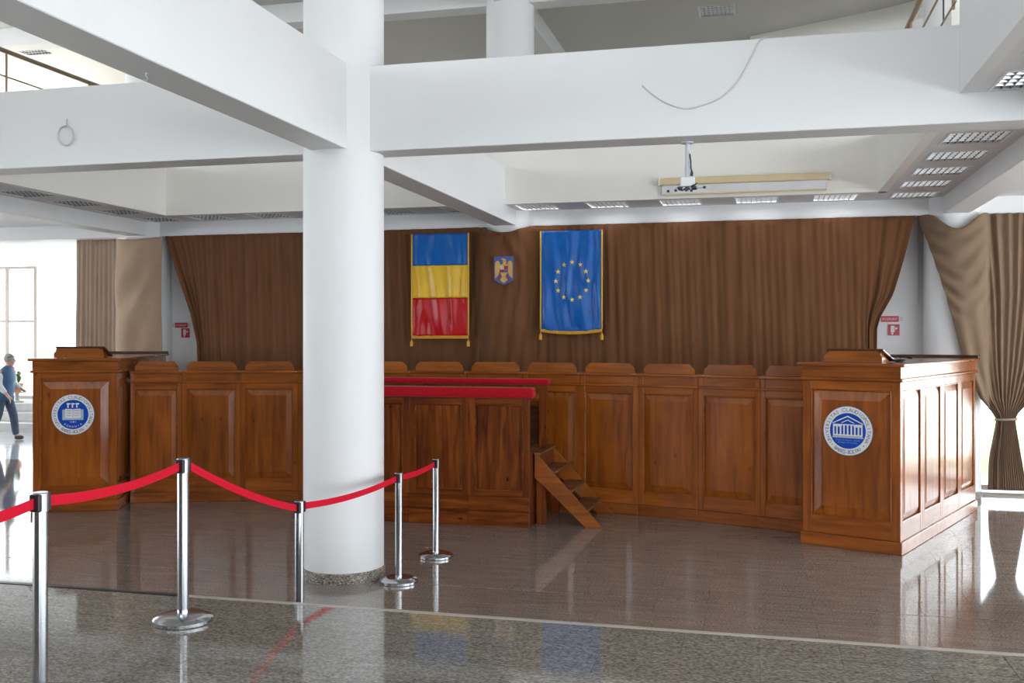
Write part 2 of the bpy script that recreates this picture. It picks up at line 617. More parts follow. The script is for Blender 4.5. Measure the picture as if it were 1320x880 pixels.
beam(-22, 9, 8.13 - BW, 8.13 + BW, BB, BT, 'deep white beam crossing in front of the benches')
beam(-22, 9, 14.13 - BW, 14.13 + BW, BB, BT, 'white beam above the brown curtain')
for x, nm in zip(COLX, ('left', 'central', 'right')):
    beam(x - BW, x + BW, -8, 8.13 - BW, BB, BT, 'white beam on the %s column line, raised floor side' % nm)
    beam(x - BW, x + BW, 8.13 + BW, 14.13 - BW, BB, BT, 'white beam on the %s column line, bench side' % nm)
beam(-22, 9, 14.13 - BW, 14.13 + BW, UPB, CEIL, 'upper white beam under the grey ceiling over the back gallery')
beam(-22, 9, 8.13 - BW, 8.13 + BW, UPB, CEIL, 'upper white beam under the grey ceiling over the front beam')
for x, nm in zip(COLX, ('left', 'central', 'right')):
    beam(x - BW, x + BW, 14.13 + BW, 19, UPB, CEIL, 'upper white beam over the back gallery, %s line' % nm)
    beam(x - BW, x + BW, 8.13 + BW, 14.13 - BW, UPB, CEIL, 'upper white beam over the open well, %s line' % nm)

# ceiling fixtures -------------------------------------------------
LW = 0.56
FIX = []       # (x, y, z, lit, label)
for i in range(5):
    FIX.append((-3.02 + i * 0.99, 13.575, SOF, True, '%s lit louvre light along the soffit under the projection screen, counted from the central beam' % ORD[i]))
for i in range(5):
    FIX.append((-4.12 - i * 1.005, 13.575, SOF, False, '%s unlit louvre light in the back soffit, counted from central beam toward book-seal side' % ORD[i]))
for i in range(5):
    FIX.append((1.90, 9.79 + i * 0.953, SOF, False, '%s louvre light in right gallery soffit, counted from front beam to curtain' % ORD[i]))
for i in range(3):
    FIX.append((1.90, 7.66 - i * 0.96, SOF, False, '%s louvre light in right soffit on the raised-floor side of front beam' % ORD[i]))
for i in range(5):
    FIX.append((-9.02, 9.79 + i * 0.953, SOF, False, '%s louvre light in left gallery soffit, counted from front beam to drapes' % ORD[i]))
cf = on_z(924, 14, CEIL)
FIX.append((cf.x, cf.y, CEIL, False, 'single louvre light high in the grey upper ceiling'))
cg = on_z(40, 65, CEIL)
FIX.append((cg.x, cg.y, CEIL, False, 'pale louvre light in the upper ceiling over the left gallery rail'))


def plate_holes(mb, x0, x1, y0, y1, z, holes):
    X = sorted({x0, x1} | {v for h in holes for v in (h[0], h[1])})
    Y = sorted({y0, y1} | {v for h in holes for v in (h[2], h[3])})
    X = [v for v in X if x0 <= v <= x1]
    Y = [v for v in Y if y0 <= v <= y1]
    for i in range(len(X) - 1):
        for j in range(len(Y) - 1):
            cx, cy = (X[i] + X[i + 1]) / 2, (Y[j] + Y[j + 1]) / 2
            if any(h[0] < cx < h[1] and h[2] < cy < h[3] for h in holes):
                continue
            mb.add([(X[i], Y[j], z), (X[i + 1], Y[j], z), (X[i + 1], Y[j + 1], z), (X[i], Y[j + 1], z)], [(0, 1, 2, 3)])


def holes_at(zz):
    return [(f[0] - LW / 2, f[0] + LW / 2, f[1] - LW / 2, f[1] + LW / 2) for f in FIX if f[2] == zz]


def in_rect(h, x0, x1, y0, y1):
    return h[0] >= x0 - 1e-6 and h[1] <= x1 + 1e-6 and h[2] >= y0 - 1e-6 and h[3] <= y1 + 1e-6


def gallery(name, lab, x0, x1, y0, y1):
    hs = [h for h in holes_at(SOF) if in_rect(h, x0, x1, y0, y1)]
    mb = MB()
    plate_holes(mb, x0, x1, y0, y1, SOF, hs)
    o = struct(mb.build(name, soffitm), lab)
    return o


gallery('ceiling_right', 'soffit under the right gallery', XR + 0.1, 9, -8, 14.7)
gallery('ceiling_left', 'soffit under the left gallery', -22, XL - 0.1, -8, 21)
gallery('ceiling_back', 'soffit under the back gallery', XL - 0.1, XR + 0.1, YB + 0.1, 14.7)
# gallery decks and fascias
GT = 4.45
def fascia(nm, lab, *b):
    struct(MB().box(*b).build(nm, warmwhite), lab)


fascia('wall_gallery_back', 'cream fascia of the back gallery carrying the projection screen', XL, XR, YB, YB + 0.10, SOF, 4.78)
fascia('wall_gallery_left', 'cream fascia of the left gallery', XL - 0.10, XL, 8.13 + BW, YB, SOF, 4.62)
fascia('wall_gallery_right', 'cream fascia of the right gallery', XR, XR + 0.10, 8.13 + BW, YB, SOF, 4.62)
struct(MB().box(XR, XR + 0.10, -8, 8.13 - BW - 0.001, SOF, 5.35).build('wall_gallery_parapet', white), 'tall white parapet of the right gallery over the raised floor')
fascia('wall_gallery_left_front', 'cream fascia of the left gallery over the raised floor', XL - 0.10, XL, -8, 8.13 - BW, SOF, 4.62)
struct(MB().box(XR + 0.1, 9, -8, 19, GT - 0.28, GT).build('floor_gallery_right', warmwhite), 'deck of the right gallery')
struct(MB().box(-22, XL - 0.1, -8, 21, GT - 0.28, GT).build('floor_gallery_left', warmwhite), 'deck of the left gallery')
struct(MB().box(XL - 0.1, XR + 0.1, YB + 0.1, 19, GT - 0.28, GT).build('floor_gallery_back', warmwhite), 'deck of the back gallery')

# upper ceiling
mb = MB()
plate_holes(mb, -9.71, 9, -8, 21, CEIL, [h for h in holes_at(CEIL) if h[0] > -9.7])
struct(mb.build('ceiling', ceilshade), 'grey upper ceiling')
mb = MB()
plate_holes(mb, -22, -9.71, -8, 21, CEIL, [h for h in holes_at(CEIL) if h[0] < -9.7])
struct(mb.build('ceiling_upper_left', warmwhite), 'bright upper ceiling over the left gallery')  # same ceiling, left pale here to stand for the window light
struct(MB().box(-22, 9, -8, 21, CEIL + 0.25, CEIL + 0.35).build('ceiling_roof', concrete), 'roof slab')

# walls ------------------------------------------------------------
struct(MB().box(-10.0, 2.72, 14.33, 14.45, 0, SOF).build('wall_back', white), 'white back wall behind the brown curtain')
# upper back wall and its angled corner
a1 = on_z(967, 47, CEIL - 0.005)
a2 = on_z(1137, 12, CEIL - 0.005)
a3 = on_z(1178, 3, CEIL - 0.005)
def wall_seg(name, p, q, z0, z1, lab, t=0.08, m=warmwhite):
    d = (q - p)
    d.z = 0
    d.normalize()
    n = Vector((-d.y, d.x, 0)) * t
    struct(MB().prism([(p.x, p.y), (q.x, q.y), (q.x + n.x, q.y + n.y), (p.x + n.x, p.y + n.y)], 'z', z0, z1).build(name, m), lab)


wall_seg('wall_upper_angled', a1, a2, GT, CEIL, 'cream upper wall set at an angle over the back gallery')
wall_seg('wall_upper_corner', a2, Vector((6.5, 13.2, 0)), GT, CEIL, 'cream upper wall beside the right gallery rail')
wall_seg('wall_upper_return', Vector((a1.x, 19, 0)), a1, GT, CEIL, 'cream upper return wall', m=white)
struct(MB().box(-13.2, a1.x, 19, 19.12, GT, CEIL).build('wall_upper_back', warmwhite), 'upper back wall of the gallery')


def windowed_wall(name, axis, pos, u0, u1, zspans, bays, thick, lab, gap=0.35, mat=None):
    """solid wall with rows of openings; axis 'x': wall lies in x = pos, u runs along y"""
    mb = MB()

    def put(a, b, z0, z1):
        if axis == 'x':
            mb.box(pos, pos + thick, a, b, z0, z1)
        else:
            mb.box(a, b, pos, pos + thick, z0, z1)
    zc = 0.0
    for (z0, z1) in zspans:
        put(u0, u1, zc, z0)
        step = (u1 - u0) / bays
        for i in range(bays + 1):
            c = u0 + i * step
            put(max(u0, c - gap / 2), min(u1, c + gap / 2), z0, z1)
        zc = z1
    put(u0, u1, zc, CEIL + 0.35)
    return struct(mb.build(name, mat or white), lab)


windowed_wall('wall_rear', 'y', -8.2, -22, 1, [(4.8, 6.9)], 6, 0.2, 'rear wall with high windows over dark panelling', gap=0.8, mat=rearwall)
windowed_wall('wall_rear_glazed', 'y', -8.2, 1, 9, [(0.9, 3.7), (4.8, 6.9)], 2, 0.2, 'rear wall bay with two rows of windows', gap=0.5, mat=rearwall)  # low openings added out of view to light the hall from the front
windowed_wall('wall_right', 'x', 9.0, -8, 14.7, [(0.7, 3.7), (4.8, 6.9)], 6, 0.2, 'right wall with windows')
windowed_wall('wall_left', 'x', -22.2, -8, 21, [(0.7, 3.7), (4.8, 6.9)], 7, 0.2, 'left wall with windows')
struct(MB().box(-22, -13.2, 21.0, 21.2, GT, 4.9).box(-14.2, -13.2, 18.9, 21.2, GT, CEIL).build('wall_left_gallery_end', white), 'end wall of the left gallery')
struct(MB().box(-10.1, -10.0, 14.62, 21.2, 0, SOF).build('wall_entrance', white), 'side wall of the entrance')


# glazed bays ------------------------------------------------------
def glazing(name, lab, x0, x1, y, z0, z1, nv, transoms):
    root = struct(empty(name, ((x0 + x1) / 2, y, z0)), lab)
    hw = (x1 - x0) / 2
    h = z1 - z0
    fr = MB().box(-hw, hw, -0.04, 0.04, 0, 0.07).box(-hw, hw, -0.04, 0.04, h - 0.07, h).box(-hw, -hw + 0.07, -0.04, 0.04, 0.07, h - 0.07).box(hw - 0.07, hw, -0.04, 0.04, 0.07, h - 0.07)
    fr.build('window_frame', framem, root)
    xs_ = [-hw + 0.07 + (2 * hw - 0.14) * i / nv for i in range(nv + 1)]
    for i in range(1, nv):
        MB().box(xs_[i] - 0.045, xs_[i] + 0.045, -0.035, 0.035, 0.07, h - 0.07).build('mullion', framem, root)
    zs_ = [0.07] + list(transoms) + [h - 0.07]
    for t in transoms:
        MB().box(-hw + 0.07, hw - 0.07, -0.03, 0.03, t - 0.03, t + 0.03).build('transom', framem, root)
    for i in range(nv):
        for j in range(len(zs_) - 1):
            MB().box(xs_[i] + 0.046, xs_[i + 1] - 0.046, -0.004, 0.004, zs_[j] + 0.031, zs_[j + 1] - 0.031).build('pane', glassm, root)
    return root


glazing('window_1', 'glazed bay to the garden behind the tied tan curtain', 2.80, 9.0, 14.66, 0.02, SOF - 0.02, 4, [2.5])
wx = on_y(48, 400, 21.0).x
wz = on_y(30, 343, 21.0).z
wm = on_y(10, 400, 21.0).x
glazing('window_2', 'bronze framed entrance window beyond the walking person', wm - (wx - wm), wx, 21.0, 0.56, wz, 2, [on_y(20, 414, 21.0).z - 0.56])
w3 = struct(empty('window_3', ((wx - 10.1) / 2, 21.0, 0.56)), 'large plain glass pane beside the bronze framed window')
MB().box(-(-10.1 - wx) / 2 + 0.01, (-10.1 - wx) / 2, -0.006, 0.006, 0.0, SOF - 0.58).build('pane', glassm, w3)
# entrance stairs
MBst = MB()
for i in range(3):
    struct(MB().box(-22, -10.1, 18.6 + i * 0.42, 21.6, 0.185 * i + (0.0 if i else -0.02), 0.185 * (i + 1)).build('entrance_step', concrete, bevel=0.01), '%s concrete step up to the entrance glazing' % ['lowest', 'middle', 'top'][i])

# outside ----------------------------------------------------------
struct(MB().box(-9.5, 6.5, 16.6, 90, -0.35, -0.10).build('ground_garden', grassm), 'dry grass garden outside the right bay')
struct(MB().box(-9.5, 60, 14.8, 16.6, -0.35, -0.09).box(6.5, 60, 16.6, 90, -0.35, -0.09).build('ground_terrace', paleslab), 'pale paved strip outside the right bay')  # near strip is real; the wide second slab is added for side glare
struct(MB().box(-80, -9.5, 21.7, 90, 0.2, 0.5).build('ground_forecourt', concrete), 'pale forecourt outside the entrance')

# ------------------------------------------------------------------ louvre lights
def make_fixture():
    root = empty('louvre_light')
    h = LW / 2
    fr = MB()
    t = 0.022
    for b in [(-h, h, -h, -h + t), (-h, h, h - t, h), (-h, -h + t, -h + t, h - t), (h - t, h, -h + t, h - t)]:
        fr.box(*b, -0.004, 0.09)
    fr.build('frame', fixwhite, root)
    hi = h - t
    rf = MB()
    cell = 2 * hi / 4
    for k in range(4):            # four trough reflectors
        x0 = -hi + k * cell
        pts = []
        for i in range(9):
            u = i / 8
            pts.append((x0 + u * cell, 0.085 - 0.055 * abs(2 * u - 1) ** 2.2))
        for i in range(8):
            rf.add([(pts[i][0], -hi, pts[i][1]), (pts[i + 1][0], -hi, pts[i + 1][1]), (pts[i + 1][0], hi, pts[i + 1][1]), (pts[i][0], hi, pts[i][1])], [(0, 1, 2, 3)])
    rf.build('reflector', alum, root, smooth=True)
    for k in range(1, 8):
        x = -hi + k * cell / 2
        MB().prism([(x - 0.005, 0.03), (x - 0.002, 0.0), (x + 0.002, 0.0), (x + 0.005, 0.03)], 'y', -hi, hi).build('louvre_vane', bladem, root)
    vane = None
    for k in range(1, 5):
        y = -hi + 2 * hi * k / 5
        if vane is None:
            vane = MB().prism([(-0.002, 0.002), (0.002, 0.002), (0.007, 0.021), (-0.007, 0.021)], 'x', -hi, hi).build('louvre_blade', bladelit, root)
            vane.location = (0, y, 0)
        else:
            link_copy(vane, root, (0, y, 0))
    return root


def add_tubes(root, lit):
    cell = (LW - 0.044) / 4
    first = None
    for k in range(4):
        x = -LW / 2 + 0.022 + (k + 0.5) * cell
        if first is None:
            first = MB().tube([(0, -0.25, 0.058), (0, 0.25, 0.058)], 0.008, 8).build('tube', tubelit if lit else tubeoff, root, smooth='angle')
            first.location = (x, 0, 0)
        else:
            link_copy(first, root, (x, 0, 0))


proto = make_fixture()
variants = {}
for i, (x, y, z, lit, lab) in enumerate(FIX):
    if lit not in variants:
        r = proto if not variants else dup_tree(proto_bare)
        if not variants:
            proto_bare = dup_tree(proto)
        add_tubes(r, lit)
        variants[lit] = r
    else:
        r = dup_tree(variants[lit])
    r.location = (x, y, z)
    tag(r, lab, 'ceiling light', 'louvre lights in the soffits' if z == SOF else 'louvre lights in the upper ceiling')
for ch in list(proto_bare.children):
    bpy.data.objects.remove(ch, do_unlink=True)
bpy.data.objects.remove(proto_bare, do_unlink=True)

# ------------------------------------------------------------------ gallery railings
def railing(x, y0, y1, lab, nposts, hh):
    root = empty('gallery_railing', (x, y0, 4.621))
    L = y1 - y0
    MB().tube([(0, 0, hh), (0, L, hh)], 0.028, 10).build('handrail', railm, root, smooth='angle')
    MB().tube([(0, 0, hh - 0.3), (0, L, hh - 0.3)], 0.010, 8).build('rail_bar', railm, root, smooth='angle')
    MB().tube([(0, 0, hh - 0.58), (0, L, hh - 0.58)], 0.010, 8).build('rail_bar', railm, root, smooth='angle')
    for i in range(nposts):
        yy = 0.1 + (L - 0.2) * i / (nposts - 1)
        MB().tube([(0, yy, 0.0), (0, yy, hh - 0.01)], 0.014, 8).build('post', railm, root, smooth='angle')
    tag(root, lab, 'railing')


railing(XL - 0.05, 8.4, 13.1, 'brown handrail on the edge of the left gallery', 4, 0.85)
railing(XR + 0.05, 8.4, 13.1, 'brown handrail on the edge of the right gallery', 3, 0.68)

# ------------------------------------------------------------------ panelled joinery
def raised_panel(w_, h_, bev=0.075, dep=0.022):
    """panel in the x-z plane, origin at its lower left, field proud by dep (toward -y)"""
    m = MB()
    o = [(0, 0), (w_, 0), (w_, h_), (0, h_)]
    i1 = [(0.012, 0.012), (w_ - 0.012, 0.012), (w_ - 0.012, h_ - 0.012), (0.012, h_ - 0.012)]
    i2 = [(bev, bev), (w_ - bev, bev), (w_ - bev, h_ - bev), (bev, h_ - bev)]
    vs = [(x, 0.0, z) for x, z in o] + [(x, 0.0, z) for x, z in i1] + [(x, -dep + 0.003, z) for x, z in i2] + [(x, -dep, z) for x, z in i2] + [(x, 0.012, z) for x, z in o]
    i3 = [(bev + 0.004, bev + 0.004), (w_ - bev - 0.004, bev + 0.004), (w_ - bev - 0.004, h_ - bev - 0.004), (bev + 0.004, h_ - bev - 0.004)]
    vs += [(x, -dep, z) for x, z in i3]
    fs = []
    for k in range(4):
        j = (k + 1) % 4
        fs += [(k, j, 4 + j, 4 + k), (4 + k, 4 + j, 8 + j, 8 + k), (8 + k, 8 + j, 12 + j, 12 + k), (12 + k, 12 + j, 20 + j, 20 + k), (k, 16 + k, 16 + j, j)]
    fs += [(20, 21, 22, 23), (16, 19, 18, 17)]
    return m.add(vs, fs)


def bead(x0, x1, z0, z1, y, t=0.012):
    """thin moulding frame around a panel opening"""
    m = MB()
    for b in [(x0, x1, z0, z0 + t), (x0, x1, z1 - t, z1), (x0, x0 + t, z0 + t, z1 - t), (x1 - t, x1, z0 + t, z1 - t)]:
        m.box(b[0], b[1], y - 0.006, y + 0.012, b[2], b[3])
    return m


def panel_bay(parent, x0, x1, zb, zt, stile, rail_b, rail_t, bevel_w, mat_v, mat_h, axis='front', y=0.0, raised=True):
    """stiles, rails, bead and panel between x0..x1; frame face at y (facing -y)"""
    out = []
    D = 0.035
    xa, xb, za, zc = x0 + stile, x1 - stile, zb + rail_b, zt - rail_t
    out.append(MB().box(x0 + 0.001, xa, y, y + D, zb, zt).build('stile', mat_v, parent, bevel=0.003))
    out.append(MB().box(xb, x1 - 0.001, y, y + D, zb, zt).build('stile', mat_v, parent, bevel=0.003))
    out.append(MB().box(xa, xb, y + 0.001, y + D, zb, za).build('rail', mat_h, parent, bevel=0.003))
    out.append(MB().box(xa, xb, y + 0.001, y + D, zc, zt).build('rail', mat_h, parent, bevel=0.003))
    p = raised_panel(xb - xa, zc - za, bevel_w if raised else 0.03, 0.022 if raised else 0.004).build('panel', mat_v, parent)
    p.location = (xa, y + 0.024, za)
    b = bead(xa, xb, za, zc, y + 0.004).build('bead', mat_h, p, bevel=0.003)
    b.location = (-xa, -(y + 0.024), -za)
    out += [p]
    return out


# curved row of twelve bench sections
ARX, ARY, ARR = -3.56, 2.33, 9.60
UW = 0.73
BH = 1.66


def make_bench():
    root = empty('bench_section')
    h = UW / 2
    MB().box(-h + 0.002, h - 0.002, 0.036, 0.30, 0.001, BH - 0.03).build('carcass', cherry, root)
    MB().box(-h + 0.0015, h - 0.0015, -0.022, 0.035, 0.001, 0.125).build('plinth', cherry_h, root, bevel=0.006, seg=2)
    panel_bay(root, -h, h, 0.126, 1.505, 0.062, 0.155, 0.075, 0.085, cherry, cherry_h)
    MB().box(-h + 0.0018, h - 0.0018, -0.028, 0.035, 1.506, 1.532).build('lower_moulding', cherry_h, root, bevel=0.006, seg=2)
    MB().box(-h + 0.001, h - 0.001, 0.002, 0.035, 1.533, BH - 0.03).build('frieze', cherry_h, root)
    for s in (-1, 1):
        MB().box(s * (h - 0.035) - 0.028, s * (h - 0.035) + 0.028, -0.006, 0.0015, 1.534, BH - 0.031).build('frieze_block', cherry, root, bevel=0.002)
    MB().box(-h + 0.0025, h - 0.0025, -0.052, 0.33, BH - 0.029, BH).build('ledge', cherry_h, root, bevel=0.008, seg=2)
    c = 0.05
    MB().prism([(-0.31, BH + 0.001), (0.31, BH + 0.001), (0.31, BH + 0.055), (0.31 - c - 0.01, BH + 0.118), (-0.31 + c + 0.01, BH + 0.118), (-0.31, BH + 0.055)], 'y', 0.03, 0.055).build('headboard', oakish, root, bevel=0.003)
    return root


bench0 = make_bench()
for k in range(12):
    a = 2 * math.asin(UW / 2 / ARR) * (k - 5.5)
    r = bench0 if k == 0 else dup_tree(bench0)
    cx, cy = ARX + ARR * math.sin(a) * math.cos(math.asin(UW / 2 / ARR)), ARY + ARR * math.cos(a) * math.cos(math.asin(UW / 2 / ARR))
    r.location = (cx, cy, 0)
    r.rotation_euler = (0, 0, -a)
    r.scale = (1, 1, 1)
    if k in (0, 11):        # the end sections are a little narrower, to fit beside the rostrums
        r.scale = (0.85, 1, 1)
        sgn = 1 if k == 0 else -1
        r.location = (cx + sgn * 0.055 * math.cos(a), cy - sgn * 0.055 * math.sin(a), 0)
    n = k + 1
    if n <= 6:
        lab = '%s panelled bench section counted from the rostrum with the open-book seal' % ORD[n - 1]
    else:
        lab = '%s panelled bench section counted from the rostrum with the temple seal' % ORD[12 - n]
    tag(r, lab, 'bench', 'panelled sections of the curved bench')


# lettering ---------------------------------------------------------
def glyph(ch):
    cu = bpy.data.curves.new('g', 'FONT')
    cu.body = ch
    cu.size = 1.0
    cu.align_x = 'CENTER'
    cu.resolution_u = 3
    o = bpy.data.objects.new('g', cu)
    C.objects.link(o)
    dg = bpy.context.evaluated_depsgraph_get()
    me = o.evaluated_get(dg).to_mesh()
    vs = [tuple(v.co) for v in me.vertices]
    fs = [tuple(p.vertices) for p in me.polygons]
    o.evaluated_get(dg).to_mesh_clear()
    bpy.data.objects.remove(o, do_unlink=True)
    bpy.data.curves.remove(cu)
    return vs, fs


GL = {}


def get_glyph(ch):
    if ch not in GL:
        GL[ch] = glyph(ch)
    return GL[ch]


def ring_text(mb, text, rad, size, a0, a1, inward=False, y=0.0, sx=1.0):
    """letters around a circle in the x-z plane facing -y, angles in degrees clockwise from the top"""
    n = len(text)
    for i, ch in enumerate(text):
        if ch == ' ':
            continue
        a = R(a0 + (a1 - a0) * i / max(1, n - 1))
        vs, fs = get_glyph(ch)
        out = []
        for (gx, gy, _) in vs:
            gx, gy = gx * size * sx, (gy - 0.35) * size
            rr = rad + (-gy if inward else gy)
            gx = -gx if inward else gx
            px = rr * math.sin(a) + gx * math.cos(a)
            pz = rr * math.cos(a) - gx * math.sin(a)
            out.append((px, y, pz))
        mb.add(out, fs)


def line_text(mb, text, size, cx, cz, y, sx=1.0, adv=0.62):
    n = len(text)
    for i, ch in enumerate(text):
        if ch == ' ':
            continue
        vs, fs = get_glyph(ch)
        ox = cx + (i - (n - 1) / 2) * size * adv * sx
        mb.add([(ox + gx * size * sx, y, cz + (gy - 0.35) * size) for gx, gy, _ in vs], fs)


def disc(r, y0, y1, seg=64):
    return MB().prism([(r * math.cos(2 * math.pi * k / seg), r * math.sin(2 * math.pi * k / seg)) for k in range(seg)], 'y', y0, y1)


def seal_base(root, bottom_first):
    disc(0.245, -0.012, 0.0).build('rim', sealdark, root)
    disc(0.241, -0.013, -0.002).build('ring', sealwhite, root)
    disc(0.176, -0.0145, -0.004).build('blue_disc', sealblue, root)
    t = MB()
    ring_text(t, 'UNIVERSITAS CLAUDIOPOLITANA', 0.208, 0.050, -122, 118, y=-0.0142)
    ring_text(t, '\u2022 BABE\u015e-BOLYAI \u2022', 0.208, 0.050, 228, 132, inward=True, y=-0.0142)
    t.build('lettering', sealdark, root)['kind'] = 'stuff'


def seal_book(parent, loc):
    root = empty('seal_plaque', loc)
    tag(root, 'round blue and white seal with an open book, 1581 and ROMANIA', 'seal')
    seal_base(root, False)
    bk = MB()
    bk.add([(-0.12, -0.0155, -0.065), (0.12, -0.0155, -0.065), (0.12, -0.0155, 0.06), (-0.12, -0.0155, 0.06)], [(0, 1, 2, 3)])
    bk.build('book_cover', sealgrey, root)
    pg = MB()
    pg.prism([(-0.088, -0.038), (-0.004, -0.044), (-0.004, 0.066), (-0.088, 0.07)], 'y', -0.0185, -0.0165)
    pg.prism([(0.004, -0.044), (0.088, -0.038), (0.088, 0.07), (0.004, 0.066)], 'y', -0.0185, -0.0165)
    pg.build('book_page', sealwhite, root)
    ln = MB()
    for z in (0.048, 0.018, -0.012):
        line_text(ln, 'TRADI', 0.022, -0.046, z, -0.0195)
        line_text(ln, 'EXCEL', 0.022, 0.046, z, -0.0195)
    ln.build('book_lines', sealdark, root)['kind'] = 'stuff'
    fl = MB()
    for x in (-0.055, -0.005, 0.045):       # three little torch-like marks
        fl.prism([(x - 0.008, 0.082), (x + 0.008, 0.082), (x + 0.006, 0.118), (x + 0.028, 0.122), (x + 0.026, 0.136), (x - 0.006, 0.138), (x - 0.020, 0.132), (x - 0.008, 0.118)], 'y', -0.0175, -0.015)
    fl.build('torch_marks', sealwhite, root)
    tx = MB()
    line_text(tx, '1581', 0.032, 0, -0.087, -0.0155)
    ring_text(tx, 'ROMANIA', 0.146, 0.032, 218, 142, inward=True, y=-0.0155)
    tx.build('inner_lettering', sealwhite, root)['kind'] = 'stuff'
    return root


def seal_temple(parent, loc):
    root = empty('seal_plaque', loc)
    tag(root, 'round blue and white seal with a columned temple front', 'seal')
    seal_base(root, True)
    y0, y1 = -0.0175, -0.015
    ped = MB()
    ped.prism([(-0.15, 0.068), (0.0, 0.138), (0.15, 0.068), (0.15, 0.078), (0.0, 0.150), (-0.15, 0.078)], 'y', y0, y1)
    ped.prism([(-0.062, 0.074), (0.0, 0.104), (0.062, 0.074), (0.062, 0.082), (0.0, 0.112), (-0.062, 0.082)], 'y', y0, y1)
    ped.build('pediment', sealwhite, root)
    co = MB()
    co.box(-0.145, -0.058, y0, y1, 0.040, 0.066)
    co.box(0.058, 0.145, y0, y1, 0.040, 0.066)
    co.box(-0.058, 0.058, y0, y1, 0.056, 0.066)
    for x in (-0.138, -0.106, -0.070, -0.036, 0.0, 0.036, 0.070, 0.106, 0.138):
        co.box(x - 0.0075, x + 0.0075, y0, y1, -0.036, 0.056)
    co.box(-0.145, 0.145, y0, y1, -0.046, -0.036)
    co.build('colonnade', sealwhite, root)
    MB().prism([(-0.155, -0.070), (0.155, -0.070), (0.145, -0.047), (-0.145, -0.047)], 'y', y0, y1).build('temple_step', sealgrey, root)
    tx = MB()
    line_text(tx, 'Traditio nostra unacum', 0.020, 0, -0.090, -0.0155, 0.9, 0.6)
    line_text(tx, 'Europae virtutibus', 0.020, 0, -0.114, -0.0155, 0.9, 0.6)
    tx.build('inner_lettering', sealgrey, root)['kind'] = 'stuff'
    return root


# end rostrums ------------------------------------------------------
EA, EB = Vector((0.40, 10.52, 0)), Vector((1.32, 10.13, 0))
EW = (EB - EA).length
ED = 3.12
EH = 1.835


def make_rostrum(loc, rz, lab, mirror):
    """front face along local x, body runs back along +y; the panelled long side is on +x (or -x if mirror)"""
    root = empty('rostrum', loc, rz)
    tag(root, lab, 'rostrum', 'end rostrums of the curved bench')
    h = EW / 2 - 0.02
    s = -1 if mirror else 1
    MB().box(-h + 0.036, h - 0.036, 0.036, ED - 0.036, 0.001, EH - 0.03).build('carcass', cherry, root)
    MB().box(-h - 0.02, h + 0.02, -0.02, ED + 0.02, 0.001, 0.125).build('plinth', cherry_h, root, bevel=0.008, seg=2)
    # front
    panel_bay(root, -h, h, 0.126, 1.655, 0.085, 0.175, 0.085, 0.105, cherry, cherry_h)
    MB().box(-h - 0.025, h + 0.025, -0.025, ED + 0.025, 1.656, 1.692).build('string_moulding', cherry_h, root, bevel=0.014, seg=3)
    MB().box(-h - 0.004, h + 0.004, -0.004, ED + 0.004, 1.693, EH - 0.036).build('frieze', cherry_h, root)
    MB().box(-h - 0.05, h + 0.05, -0.05, ED + 0.05, EH - 0.035, EH).build('top', cherry_h, root, bevel=0.012, seg=2)
    MB().box(-h - 0.04, h + 0.04, ED - 0.02, ED + 0.04, EH + 0.0005, EH + 0.035).build('back_rim', darkwood, root, bevel=0.005)
    # the two long sides: four raised panels each
    for side in (1, -1):
        sub = []
        n = 4
        L = (ED) / n
        for i in range(n):
            sub += panel_bay(root, i * L, (i + 1) * L, 0.126, 1.655, 0.085 if False else 0.07, 0.175, 0.085, 0.085, cherry, cherry_h)
        for o in sub:
            # local frame of the bay: x along the side, -y outward
            if side == 1:
                m = Matrix.Translation((h, 0, 0)) @ Matrix.Rotation(R(90), 4, 'Z')
            else:
                m = Matrix.Translation((-h, ED, 0)) @ Matrix.Rotation(R(-90), 4, 'Z')
            o.matrix_basis = m @ o.matrix_basis
    # reading stand
    q = 0.0 if not mirror else 0.03
    st = empty('reading_stand')
    st.parent = root
    st.location = (-0.03 + q, 0.16, EH + 0.001)
    bw = 0.29
    MB().prism([(-bw, 0), (bw, 0), (bw, 0.055), (bw - 0.055, 0.118), (-bw + 0.055, 0.118), (-bw, 0.055)], 'y', 0.0, 0.022).build('stand_front', oakish, st, bevel=0.003)
    for sx in (-1, 1):
        MB().prism([(0.024, 0), (0.30, 0), (0.30, 0.012), (0.024, 0.112)], 'x', sx * (bw - 0.03) - 0.01, sx * (bw - 0.03) + 0.01).build('stand_cheek', cherry, st)
    MB().prism([(-0.02, 0.121), (0.40, 0.004), (0.405, 0.022), (-0.015, 0.139)], 'x', -bw + 0.03, bw + 0.015).build('stand_lid', darkwood, st, bevel=0.003)
    return root


angR = math.atan2(EB.y - EA.y, EB.x - EA.x)
midR = (EA + EB) / 2
rosR = make_rostrum(midR, angR, 'wooden end rostrum bearing the temple seal, its panelled side toward the garden bay', False)
midL = Vector((2 * ARX - midR.x, midR.y, 0))
rosL = make_rostrum(midL, -angR, 'wooden end rostrum bearing the open-book seal, beside the entrance', True)


def on_front(root_loc, ang, lx, lz, out):
    c, s = math.cos(ang), math.sin(ang)
    # local (lx, -out)
    return Vector((root_loc.x + lx * c + out * s, root_loc.y + lx * s - out * c, lz))


s1 = seal_temple(None, on_front(midR, angR, -0.02, 1.165, -0.0015))
s1.rotation_euler = (0, 0, angR)
s2 = seal_book(None, on_front(midL, -angR, -0.02, 1.16, -0.0015))
s2.rotation_euler = (0, 0, -angR)

